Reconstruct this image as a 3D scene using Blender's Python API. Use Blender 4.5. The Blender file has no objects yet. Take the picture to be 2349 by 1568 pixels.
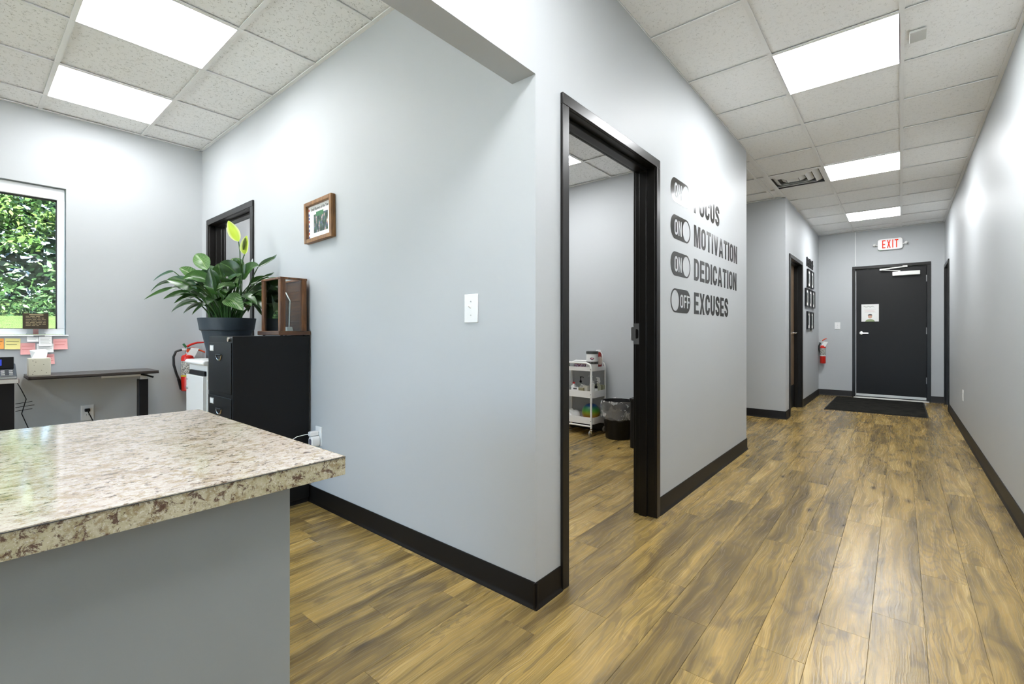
import bpy, bmesh, math, random
from mathutils import Vector, Matrix
from math import sin, cos, pi, radians, sqrt
random.seed(7)
SC = bpy.context.scene
COL = SC.collection
# ------------------------------------------------------------------ camera
TH = 0.6978
cd = bpy.data.cameras.new('camera'); cam = bpy.data.objects.new('camera', cd); COL.objects.link(cam)
cam.location = (0, 0, 1.075); cam.rotation_euler = (pi/2, 0, TH)
cd.sensor_fit = 'HORIZONTAL'; cd.sensor_width = 36.0; cd.lens = 36.0*1063.7/2349
cd.shift_y = -22.0/2349; cd.clip_start = 0.02; cd.clip_end = 200
SC.camera = cam
# ------------------------------------------------------------------ view, world, sun
SC.view_settings.view_transform = 'Standard'; SC.view_settings.look = 'None'
SC.view_settings.gamma = 1.0; SC.view_settings.use_curve_mapping = False
SC.view_settings.exposure = 1.90
PANEL = 5.5            # radiance of the ceiling light panels
SKY = 13.0
W = bpy.data.worlds.new('world'); SC.world = W; W.use_nodes = True
wn = W.node_tree.nodes; wl = W.node_tree.links; wn.clear()
wo = wn.new('ShaderNodeOutputWorld'); bg = wn.new('ShaderNodeBackground'); sk = wn.new('ShaderNodeTexSky')
sk.sky_type = 'HOSEK_WILKIE'; sk.turbidity = 4.0; sk.ground_albedo = 0.3; sk.sun_direction = (0.55, 0.35, 0.75)
wl.new(sk.outputs[0], bg.inputs[0]); wl.new(bg.outputs[0], wo.inputs[0]); bg.inputs[1].default_value = SKY
sl = bpy.data.lights.new('sun', 'SUN'); sl.energy = 18.0; sl.angle = 0.01; sl.color = (1.0, .96, .88)
so = bpy.data.objects.new('sun', sl); COL.objects.link(so)
so.rotation_euler = Vector((-.62, -.3, -.72)).to_track_quat('-Z', 'Y').to_euler()

# ------------------------------------------------------------------ materials
def mat(name, col=(.8, .8, .8), rough=.5, metal=0., spec=.5, **kw):
    m = bpy.data.materials.new(name); m.use_nodes = True
    b = m.node_tree.nodes['Principled BSDF']
    b.inputs['Base Color'].default_value = (*col, 1); b.inputs['Roughness'].default_value = rough
    b.inputs['Metallic'].default_value = metal; b.inputs['Specular IOR Level'].default_value = spec
    for k, v in kw.items():
        b.inputs[k.replace('_', ' ')].default_value = v
    return m
class NT:
    def __init__(s, m): s.n = m.node_tree.nodes; s.l = m.node_tree.links; s.b = s.n['Principled BSDF']
    def new(s, t, **kw):
        x = s.n.new(t)
        for k, v in kw.items(): setattr(x, k, v)
        return x
    def link(s, a, b): s.l.new(a, b)
    def val(s, x, inp):
        if hasattr(x, 'default_value') or hasattr(x, 'links'): s.l.new(x, inp)
        else: inp.default_value = x
    def math(s, op, a, b=None, c=None, clamp=False):
        n = s.new('ShaderNodeMath', operation=op); n.use_clamp = clamp
        s.val(a, n.inputs[0])
        if b is not None: s.val(b, n.inputs[1])
        if c is not None: s.val(c, n.inputs[2])
        return n.outputs[0]
    def noise(s, vec, scale, detail=2., rough=.5, dist=0.):
        n = s.new('ShaderNodeTexNoise'); s.link(vec, n.inputs['Vector'])
        n.inputs['Scale'].default_value = scale; n.inputs['Detail'].default_value = detail
        n.inputs['Roughness'].default_value = rough; n.inputs['Distortion'].default_value = dist
        return n.outputs['Fac']
    def mapping(s, vec, scale=(1, 1, 1), loc=(0, 0, 0), rot=(0, 0, 0)):
        n = s.new('ShaderNodeMapping'); s.link(vec, n.inputs[0])
        n.inputs['Scale'].default_value = scale; n.inputs['Location'].default_value = loc; n.inputs['Rotation'].default_value = rot
        return n.outputs[0]
    def ramp(s, f, stops, interp='LINEAR'):
        n = s.new('ShaderNodeValToRGB'); s.link(f, n.inputs[0]); cr = n.color_ramp; cr.interpolation = interp
        while len(cr.elements) > len(stops): cr.elements.remove(cr.elements[-1])
        while len(cr.elements) < len(stops): cr.elements.new(1.)
        for e, (p, c) in zip(cr.elements, stops): e.position = p; e.color = (*c, 1) if len(c) == 3 else c
        return n.outputs[0]
    def mix(s, f, a, b, mode='MIX'):
        n = s.new('ShaderNodeMix', data_type='RGBA', blend_type=mode)
        s.val(f, n.inputs[0])
        for x, i in ((a, 6), (b, 7)):
            if isinstance(x, tuple): n.inputs[i].default_value = (*x, 1)
            else: s.link(x, n.inputs[i])
        return n.outputs[2]
    def pos(s): return s.new('ShaderNodeNewGeometry').outputs['Position']
    def obj(s): return s.new('ShaderNodeTexCoord').outputs['Object']
    def bump(s, h, strength=.2, dist=.001):
        n = s.new('ShaderNodeBump'); n.inputs['Strength'].default_value = strength; n.inputs['Distance'].default_value = dist
        s.link(h, n.inputs['Height']); s.link(n.outputs[0], s.b.inputs['Normal'])

def paint(name, col, rough=.42, spec=.45):
    m = mat(name, col, rough, spec=spec); t = NT(m); p = t.pos()
    t.bump(t.noise(p, 260, 2.), .10, .0006)
    v = t.noise(p, 1.3, 2.); c = t.mix(v, tuple(x*.975 for x in col), tuple(min(1, x*1.02) for x in col)); t.link(c, t.b.inputs['Base Color'])
    return m
M_WALL = paint('wall_paint', (.475, .494, .506), .56, .28)
M_WALL2 = paint('wall_paint_sheen', (.475, .494, .504), .50, .27)
M_PANELPAINT = paint('counter_paint', (.31, .33, .328), .5)
# ceiling tile: white mineral fibre with worm fissures
M_TILE = mat('ceiling_tile', (.78, .78, .76), .9, spec=.2); t = NT(M_TILE); p = t.pos()
a = t.noise(p, 75, 1.5, .5, .6); w1 = t.math('ABSOLUTE', t.math('SUBTRACT', a, .5)); w2 = t.math('LESS_THAN', w1, .018)
gate = t.math('GREATER_THAN', t.noise(t.mapping(p, (1, 1, 1), (7, 3, 1)), 48, 1.), .545)
fis = t.math('MULTIPLY', w2, gate)
pin = t.math('GREATER_THAN', t.noise(p, 420, 1.), .67)
c = t.mix(fis, (.93, .93, .915), (.45, .45, .42)); c = t.mix(t.math('MULTIPLY', pin, .35), c, (.5, .5, .47)); t.link(c, t.b.inputs['Base Color'])
t.bump(t.math('MULTIPLY', fis, -1.), .5, .002)
M_TILEH = M_TILE.copy(); M_TILEH.name = 'ceiling_tile_fine'
for n_ in M_TILEH.node_tree.nodes:
    if n_.type == 'MIX' and abs(n_.inputs[7].default_value[0]-.45) < .002: n_.inputs[7].default_value = (.70, .70, .68, 1)
    if n_.type == 'BUMP': n_.inputs['Strength'].default_value = .2
M_RAIL = mat('ceiling_rail', (.86, .86, .84), .45)
M_SLAB = mat('slab', (.5, .5, .5), .9)
# planks
M_PLANK = mat('vinyl_plank', (.4, .3, .15), .32, spec=.45); t = NT(M_PLANK)
gi = t.new('ShaderNodeNewGeometry'); oi = t.new('ShaderNodeObjectInfo')
rnd = t.math('FRACT', t.math('ADD', t.math('MULTIPLY', oi.outputs['Random'], 7.31), t.math('MULTIPLY', gi.outputs['Random Per Island'], 3.7)))
cx = t.new('ShaderNodeCombineXYZ'); t.link(t.math('MULTIPLY', rnd, 37.), cx.inputs[0]); t.link(t.math('MULTIPLY', rnd, 91.), cx.inputs[1]); t.link(t.math('MULTIPLY', rnd, 13.), cx.inputs[2])
va = t.new('ShaderNodeVectorMath', operation='ADD'); t.link(gi.outputs['Position'], va.inputs[0]); t.link(cx.outputs[0], va.inputs[1]); P0 = va.outputs[0]
wx = t.math('MULTIPLY', t.math('SUBTRACT', t.noise(t.mapping(P0, (5, 2.6, 1)), 1., 3., .5), .5), .075)
wc_ = t.new('ShaderNodeCombineXYZ'); t.link(wx, wc_.inputs[0]); vb = t.new('ShaderNodeVectorMath', operation='ADD'); t.link(P0, vb.inputs[0]); t.link(wc_.outputs[0], vb.inputs[1]); P = vb.outputs[0]
big = t.noise(t.mapping(P, (9.5, .75, 1)), 1., 4., .6, .9)
mid = t.noise(t.mapping(P, (36, 1.7, 1)), 1., 4., .62, 1.2)
fine = t.noise(t.mapping(P, (260, 3.2, 1)), 1., 3., .6, .3)
blot = t.noise(t.mapping(P, (8.5, 4.0, 1), (5, 9, 0)), 1., 3., .55, .8)
wv = t.new('ShaderNodeTexWave', wave_type='BANDS', bands_direction='X'); t.link(t.mapping(P, (9.0, .9, 1)), wv.inputs['Vector'])
wv.inputs['Scale'].default_value = 2.6; wv.inputs['Distortion'].default_value = 13.; wv.inputs['Detail'].default_value = 2.; wv.inputs['Detail Scale'].default_value = .9
f = t.math('ADD', t.math('MULTIPLY', big, .72), t.math('MULTIPLY', mid, .28))
f = t.math('ADD', f, t.math('MULTIPLY', t.math('SUBTRACT', rnd, .5), .10))
c = t.ramp(f, [(.36, (.125, .084, .029)), (.44, (.225, .154, .050)), (.50, (.31, .213, .068)), (.56, (.41, .27, .080)), (.64, (.51, .365, .135))])
ringn = t.noise(t.mapping(P, (6.5, .75, 1), (3, 1, 0)), 1., 2., .4, .5)
rg = t.math('FRACT', t.math('MULTIPLY', ringn, 34.)); rg = t.math('ABSOLUTE', t.math('SUBTRACT', rg, .5))
gate = t.ramp(t.noise(t.mapping(P, (5, 1.1, 1), (11, 4, 0)), 1., 2.), [(.42, (0, 0, 0)), (.54, (1, 1, 1))])
c = t.mix(t.math('MULTIPLY', t.math('MULTIPLY', t.math('LESS_THAN', rg, .17), .42), gate), c, (.13, .088, .042))
c = t.mix(t.ramp(fine, [(.36, (.34, .34, .34)), (.50, (0, 0, 0))]), c, (.12, .082, .038))
c = t.mix(t.ramp(blot, [(.54, (0, 0, 0)), (.68, (.66, .66, .66))]), c, (.115, .080, .036))
kn = t.new('ShaderNodeTexVoronoi'); t.link(t.mapping(P, (6.5, 2.3, 1)), kn.inputs['Vector']); kn.inputs['Scale'].default_value = 1.
c = t.mix(t.ramp(kn.outputs['Distance'], [(.04, (.8, .8, .8)), (.16, (0, 0, 0))]), c, (.06, .04, .02))
t.link(c, t.b.inputs['Base Color'])
t.link(t.math('ADD', .17, t.math('MULTIPLY', fine, .18)), t.b.inputs['Roughness'])
t.bump(t.math('ADD', fine, t.math('MULTIPLY', mid, .8)), .32, .0012)
# laminate granite
def granite(name, rough, stretch, st=((.34, .26, .195), (.53, .46, .40), (.59, .525, .47), (.41, .325, .245)), sp0=.545):
    m = mat(name, (.8, .75, .65), rough, spec=.6); t = NT(m); P = t.mapping(t.pos(), stretch)
    a = t.noise(P, 11, 5., .7, .3); b_ = t.noise(P, 70, 5., .75, .4); d = t.noise(P, 260, 3., .7); e = t.noise(P, 62, 6., .8, .5)
    c = t.ramp(a, [(.34, st[0]), (.45, st[1]), (.56, st[2]), (.66, st[3])])
    c = t.mix(t.ramp(b_, [(.50, (0, 0, 0)), (.62, (.8, .8, .8))]), c, (.30, .22, .11))
    c = t.mix(t.ramp(d, [(.56, (0, 0, 0)), (.66, (.6, .6, .6))]), c, (.78, .75, .66))
    c = t.mix(t.ramp(e, [(sp0, (0, 0, 0)), (sp0+.07, (.92, .92, .92))]), c, (.085, .036, .022))
    t.link(c, t.b.inputs['Base Color'])
    return m
M_GRAN = granite('laminate_top', .09, (1.6, 1.1, 1)); M_GRANE = granite('laminate_edge', .25, (1.15, 1.15, 1.15), ((.34, .29, .16), (.50, .45, .29), (.56, .51, .36), (.38, .32, .18)), .515)
M_BLACKTRIM = mat('black_frame_paint', (.008, .007, .006), .30, spec=.35)
M_BASEB = mat('black_rubber_base', (.006, .0045, .0035), .40, spec=.28)
M_BLACK = mat('black_plastic', (.005, .005, .006), .42, spec=.3)
M_DOORBLK = mat('black_door_paint', (.009, .009, .009), .42, spec=.28)
M_CAB = mat('black_enamel', (.006, .006, .0065), .45, spec=.28); t = NT(M_CAB); t.bump(t.noise(t.pos(), 900, 1.), .15, .0004)
M_WHITE = mat('white_plastic', (.82, .82, .81), .35)
M_WMETAL = mat('white_metal', (.80, .795, .77), .35)
M_CHROME = mat('chrome', (.75, .75, .74), .18, metal=1.)
M_STEEL = mat('brushed_steel', (.55, .55, .54), .35, metal=1.)
M_ALU = mat('aluminium', (.72, .71, .68), .42, metal=.8)
M_VINYL = mat('window_vinyl', (.80, .82, .84), .4)
M_DECAL = mat('black_vinyl_film', (.022, .021, .018), .16, spec=.5)
M_RED = mat('red_enamel', (.62, .02, .012), .25)
M_ORANGE = mat('orange_red', (.72, .09, .03), .4)
M_LABELGREY = mat('label_print', (.35, .34, .30), .5); t = NT(M_LABELGREY)
c = t.ramp(t.noise(t.mapping(t.obj(), (110, 110, 260)), 1., 3.), [(.46, (.10, .10, .09)), (.54, (.62, .60, .54))]); t.link(c, t.b.inputs['Base Color'])
M_YELLOW = mat('yellow_label', (.62, .45, .03), .5)
M_GREENP = mat('green_plastic', (.03, .16, .06), .4)
M_RUBBER = mat('black_rubber', (.015, .015, .015), .5)
M_PAPER = mat('paper', (.82, .82, .80), .7)
M_INK = mat('ink', (.06, .06, .06), .7)
M_GOLD = mat('gold_ink', (.62, .52, .30), .5)
M_FACE = mat('printed_skin', (.62, .38, .28), .7)
def wood(name, c1, c2, sc=(6, 6, 60), rough=.4):
    m = mat(name, c1, rough); t = NT(m); f = t.noise(t.mapping(t.obj(), sc), 1., 4., .6, .8)
    t.link(t.ramp(f, [(.35, c1), (.65, c2)]), t.b.inputs['Base Color']); t.bump(f, .1, .0005); return m
M_WALNUTV = wood('walnut_vertical', (.075, .028, .010), (.26, .105, .034), (55, 55, 5))
M_WALNUTH = wood('walnut_slats', (.070, .030, .014), (.16, .068, .028), (5, 5, 60))
M_OAKF = wood('frame_wood', (.15, .065, .018), (.30, .145, .045), (30, 30, 8), .35)
M_DOORWOOD = wood('door_veneer', (.13, .085, .05), (.20, .135, .08), (10, 10, 1.5), .4)
M_POT = mat('slate_blue_pot', (.028, .042, .055), .5)
M_POTR = mat('slate_blue_pot_brushed', (.030, .044, .057), .6); t = NT(M_POTR); t.bump(t.noise(t.mapping(t.obj(), (30, 30, 90), rot=(.5, .3, 0)), 1., 3.), .6, .002)
M_SOIL = mat('soil', (.03, .02, .012), .9)
def leafmat(name, dark, light, vein, vamt):
    m = mat(name, dark, .30, spec=.42); t = NT(m); uv = t.new('ShaderNodeUVMap').outputs[0]
    s = t.new('ShaderNodeSeparateXYZ'); t.link(uv, s.inputs[0]); u = s.outputs[0]; v = s.outputs[1]
    au = t.math('ABSOLUTE', u); oi = t.new('ShaderNodeObjectInfo')
    ph = t.math('SUBTRACT', t.math('MULTIPLY', v, 15.), t.math('MULTIPLY', au, 3.2))
    st = t.math('FRACT', ph); line = t.math('LESS_THAN', st, .30)
    nz = t.noise(t.mapping(uv, (3, 5, 1)), 1., 2.)
    c = t.mix(t.math('ADD', nz, t.math('MULTIPLY', t.math('SUBTRACT', oi.outputs['Random'], .5), .8), clamp=True), dark, light)
    c = t.mix(t.math('MULTIPLY', line, vamt), c, vein)
    c = t.mix(t.math('MULTIPLY', t.math('LESS_THAN', au, .05), .6), c, vein)
    t.link(c, t.b.inputs['Base Color']); t.bump(st, .25, .002)
    t.b.inputs['Subsurface Weight'].default_value = 0.
    return m
M_LEAF = leafmat('leaf_dark', (.008, .034, .005), (.034, .105, .014), (.09, .20, .04), .12)
M_LEAFV = leafmat('leaf_variegated', (.018, .085, .010), (.05, .17, .025), (.36, .46, .22), .6)
M_STALK = mat('stalk_green', (.022, .075, .010), .4)
M_SPATHE = mat('spathe', (.46, .58, .055), .4); t = NT(M_SPATHE)
uv = t.new('ShaderNodeUVMap').outputs[0]; s = t.new('ShaderNodeSeparateXYZ'); t.link(uv, s.inputs[0])
t.link(t.mix(t.ramp(t.math('ABSOLUTE', s.outputs[0]), [(.55, (0, 0, 0)), (.95, (.8, .8, .8))]), (.42, .55, .03), (.75, .80, .42)), t.b.inputs['Base Color'])
M_SPADIX = mat('spadix', (.07, .09, .012), .6)
M_MAT = mat('doormat_pile', (.012, .02, .018), .95, spec=.1); t = NT(M_MAT)
t.link(t.ramp(t.noise(t.mapping(t.pos(), (6, 20, 1)), 1., 4., .7), [(.4, (.008, .008, .007)), (.62, (.030, .029, .024))]), t.b.inputs['Base Color']); t.bump(t.noise(t.pos(), 400, 2.), .8, .004)
def emis(name, col, k):
    m = bpy.data.materials.new(name); m.use_nodes = True; n = m.node_tree.nodes; n.clear()
    e = n.new('ShaderNodeEmission'); o = n.new('ShaderNodeOutputMaterial'); e.inputs[0].default_value = (*col, 1); e.inputs[1].default_value = k
    m.node_tree.links.new(e.outputs[0], o.inputs[0]); return m
M_LIGHT = emis('light_panel_glow', (.965, .982, 1.), PANEL); M_LIGHTT = emis('light_panel_glow_near_room', (.98, .99, 1.), PANEL*1.2); M_LIGHTC = emis('light_panel_glow_side_room', (.98, .985, 1.), PANEL*3.0); M_LIGHTH = emis('light_panel_glow_hall', (.965, .982, 1.), PANEL*1.75)
M_SCREEN = emis('phone_screen_glow', (.05, .08, .55), .30)
def glassmat(name, tint=(1, 1, 1), refl=1.0):
    m = bpy.data.materials.new(name); m.use_nodes = True; n = m.node_tree.nodes; l = m.node_tree.links; n.clear()
    o = n.new('ShaderNodeOutputMaterial'); mx = n.new('ShaderNodeMixShader'); tr = n.new('ShaderNodeBsdfTransparent'); gl = n.new('ShaderNodeBsdfGlossy')
    fr = n.new('ShaderNodeFresnel'); fr.inputs[0].default_value = 1.45; tr.inputs[0].default_value = (*tint, 1); gl.inputs['Roughness'].default_value = .01
    mm = n.new('ShaderNodeMath'); mm.operation = 'MULTIPLY'; mm.inputs[1].default_value = refl; l.new(fr.outputs[0], mm.inputs[0])
    l.new(mm.outputs[0], mx.inputs[0]); l.new(tr.outputs[0], mx.inputs[1]); l.new(gl.outputs[0], mx.inputs[2]); l.new(mx.outputs[0], o.inputs[0]); return m
M_GLASS = glassmat('window_glass', (.96, .98, .97))
M_BAG = bpy.data.materials.new('clear_film'); M_BAG.use_nodes = True; _n = M_BAG.node_tree.nodes; _l = M_BAG.node_tree.links; _p = _n['Principled BSDF']
_p.inputs['Base Color'].default_value = (.9, .9, .88, 1); _p.inputs['Roughness'].default_value = .12; _p.inputs['Alpha'].default_value = .22; _p.inputs['Specular IOR Level'].default_value = 1.
_nz = _n.new('ShaderNodeTexNoise'); _nz.inputs['Scale'].default_value = 11; _nz.inputs['Detail'].default_value = 5; _nz.inputs['Distortion'].default_value = 1.5
_tc = _n.new('ShaderNodeTexCoord'); _l.new(_tc.outputs['Object'], _nz.inputs['Vector'])
_bp = _n.new('ShaderNodeBump'); _bp.inputs['Strength'].default_value = 1.; _bp.inputs['Distance'].default_value = .02; _l.new(_nz.outputs['Fac'], _bp.inputs['Height']); _l.new(_bp.outputs[0], _p.inputs['Normal'])
_rm = _n.new('ShaderNodeValToRGB'); _rm.color_ramp.elements[0].position = .52; _rm.color_ramp.elements[0].color = (.12, .12, .12, 1); _rm.color_ramp.elements[1].position = .68; _rm.color_ramp.elements[1].color = (.70, .70, .70, 1)
_l.new(_nz.outputs['Fac'], _rm.inputs[0]); _l.new(_rm.outputs[0], _p.inputs['Alpha'])

M_CLEAR = glassmat('clear_acrylic', (.93, .95, .95), 1.6)

# ------------------------------------------------------------------ mesh helpers
class MB:
    def __init__(s): s.v = []; s.f = []; s.uv = {}
    def add(s, vs, fs):
        k = len(s.v); s.v += [tuple(x) for x in vs]; s.f += [tuple(i+k for i in f) for f in fs]; return s
    def box(s, x0, x1, y0, y1, z0, z1):
        if x1 < x0: x0, x1 = x1, x0
        if y1 < y0: y0, y1 = y1, y0
        if z1 < z0: z0, z1 = z1, z0
        return s.add([(x0, y0, z0), (x1, y0, z0), (x1, y1, z0), (x0, y1, z0), (x0, y0, z1), (x1, y0, z1), (x1, y1, z1), (x0, y1, z1)],
              [(0, 3, 2, 1), (4, 5, 6, 7), (0, 1, 5, 4), (1, 2, 6, 5), (2, 3, 7, 6), (3, 0, 4, 7)])
    def lathe(s, prof, c=(0, 0, 0), n=24, axis='Z'):
        vs = []; fs = []
        for r, z in prof:
            for i in range(n):
                a = 2*pi*i/n; x, y = r*cos(a), r*sin(a)
                q = (x, y, z) if axis == 'Z' else ((x, z, y) if axis == 'Y' else (z, x, y))
                vs.append((q[0]+c[0], q[1]+c[1], q[2]+c[2]))
        flip = axis == 'Y'
        for j in range(len(prof)-1):
            for i in range(n):
                q = (j*n+i, j*n+(i+1) % n, (j+1)*n+(i+1) % n, (j+1)*n+i); fs.append(q[::-1] if flip else q)
        q = tuple(range(n)); fs.append(q if flip else q[::-1])
        q = tuple((len(prof)-1)*n+i for i in range(n)); fs.append(q[::-1] if flip else q)
        return s.add(vs, fs)
    def tube(s, pts, r, n=8, rs=None):
        pts = [Vector(p) for p in pts]; vs = []; fs = []; up = None
        for i, p in enumerate(pts):
            d = (pts[min(i+1, len(pts)-1)]-pts[max(i-1, 0)]).normalized()
            if up is None: up = d.orthogonal().normalized()
            else: up = (up - d*up.dot(d)).normalized()
            sd = d.cross(up); rr = rs[i] if rs else r
            for k in range(n):
                a = 2*pi*k/n; vs.append(p+up*cos(a)*rr+sd*sin(a)*rr)
        m = len(pts)
        for j in range(m-1):
            for k in range(n): fs.append((j*n+k, j*n+(k+1) % n, (j+1)*n+(k+1) % n, (j+1)*n+k))
        fs.append(tuple(range(n))[::-1]); fs.append(tuple((m-1)*n+k for k in range(n)))
        return s.add(vs, fs)
    def prism(s, pts, a0, a1, axis='Z'):
        """extrude 2D outline; axis Z: (x,y); Y: (x,z); X: (y,z)"""
        n = len(pts); mk = {'Z': lambda p, a: (p[0], p[1], a), 'Y': lambda p, a: (p[0], a, p[1]), 'X': lambda p, a: (a, p[0], p[1])}[axis]
        vs = [mk(p, a0) for p in pts]+[mk(p, a1) for p in pts]
        fs = [tuple(range(n))[::-1], tuple(range(n, 2*n))]+[(i, (i+1) % n, n+(i+1) % n, n+i) for i in range(n)]
        return s.add(vs, fs)
    def sphere(s, c, r, n=16, sz=(1, 1, 1)):
        prof = [(max(1e-4, r*sin(pi*i/(n//2))), -r*cos(pi*i/(n//2))) for i in range(n//2+1)]
        k = len(s.v); s.lathe(prof, (0, 0, 0), n)
        for i in range(k, len(s.v)):
            x, y, z = s.v[i]; s.v[i] = (x*sz[0]+c[0], y*sz[1]+c[1], z*sz[2]+c[2])
        return s
    def xf(s, M):
        s.v = [tuple(M @ Vector(p)) for p in s.v]; return s
    def build(s, name, m, parent=None, bevel=0, label=None, kind=None, fixn=True, seg=2):
        me = bpy.data.meshes.new(name); me.from_pydata(s.v, [], s.f)
        if fixn:
            b = bmesh.new(); b.from_mesh(me); bmesh.ops.recalc_face_normals(b, faces=b.faces); b.to_mesh(me); b.free()
        if s.uv:
            ul = me.uv_layers.new(name='UVMap')
            for lp in me.loops: ul.data[lp.index].uv = s.uv.get(lp.vertex_index, (0, 0))
        me.materials.append(m)
        me.polygons.foreach_set('use_smooth', [True]*len(me.polygons)); me.set_sharp_from_angle(angle=radians(38))
        o = bpy.data.objects.new(name, me); COL.objects.link(o)
        if parent is not None: o.parent = parent
        if bevel:
            md = o.modifiers.new('bevel', 'BEVEL'); md.width = bevel; md.segments = seg; md.limit_method = 'ANGLE'; md.angle_limit = radians(40)
        if label: o['label'] = label
        if kind: o['kind'] = kind
        return o
def rrect(w, h, r, n=5, cx=0, cy=0):
    pts = []
    for (sx, sy, a0) in ((1, 1, 0), (-1, 1, 90), (-1, -1, 180), (1, -1, 270)):
        for i in range(n+1):
            a = radians(a0+90*i/n); pts.append((cx+sx*(w/2-r)+r*cos(a), cy+sy*(h/2-r)+r*sin(a)))
    return pts
def thing(name, label, cat, loc=(0, 0, 0), rz=0, group=None):
    o = bpy.data.objects.new(name, None); COL.objects.link(o); o.empty_display_size = .05
    o.location = loc; o.rotation_euler = (0, 0, rz); o['label'] = label; o['category'] = cat
    if group: o['group'] = group
    return o
def tag(o, label, cat, group=None):
    o['label'] = label; o['category'] = cat
    if group: o['group'] = group
    return o
def struct(name, mb, m, parent=None, **kw):
    o = mb.build(name, m, parent, **kw)
    if parent is None: o['kind'] = 'structure'
    return o
def sempty(name, loc=(0, 0, 0), rz=0):
    o = bpy.data.objects.new(name, None); COL.objects.link(o); o.empty_display_size = .05
    o.location = loc; o.rotation_euler = (0, 0, rz); o['kind'] = 'structure'; return o
def copy_tree(o, parent=None):
    c = o.copy(); COL.objects.link(c); c.parent = parent
    for ch in list(o.children): copy_tree(ch, c)
    return c
def flat(name, loops, depth, m, parent=None, xf=None, label=None):
    """filled 2D outlines (even-odd holes) in local x,z plane, thickness depth towards -y"""
    cu = bpy.data.curves.new('tmp', 'CURVE'); cu.dimensions = '2D'; cu.fill_mode = 'BOTH'; cu.extrude = depth/2
    for lp in loops:
        sp = cu.splines.new('POLY'); sp.points.add(len(lp)-1); sp.use_cyclic_u = True
        for pnt, q in zip(sp.points, lp): pnt.co = (q[0], q[1], 0, 1)
    ob = bpy.data.objects.new('tmp', cu); me = bpy.data.meshes.new_from_object(ob)
    bpy.data.objects.remove(ob); bpy.data.curves.remove(cu)
    me.name = name
    M = Matrix(((1, 0, 0, 0), (0, 0, -1, -depth/2), (0, 1, 0, 0), (0, 0, 0, 1)))
    me.transform(M if xf is None else xf @ M)
    me.materials.clear(); me.materials.append(m)
    o = bpy.data.objects.new(name, me); COL.objects.link(o)
    if parent is not None: o.parent = parent
    if label: o['label'] = label
    return o
def text(name, body, size, m, parent, loc, sx=1., depth=.0006, align='CENTER', bold=0.):
    cu = bpy.data.curves.new('tmp', 'FONT'); cu.body = body; cu.size = size; cu.extrude = depth/2; cu.align_x = align; cu.offset = bold
    ob = bpy.data.objects.new('tmp', cu); me = bpy.data.meshes.new_from_object(ob)
    bpy.data.objects.remove(ob); bpy.data.curves.remove(cu); me.name = name
    me.transform(Matrix(((sx, 0, 0, loc[0]), (0, 0, -1, loc[1]-depth/2), (0, 1, 0, loc[2]), (0, 0, 0, 1))))
    me.materials.clear(); me.materials.append(m)
    o = bpy.data.objects.new(name, me); COL.objects.link(o); o.parent = parent; return o
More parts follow.
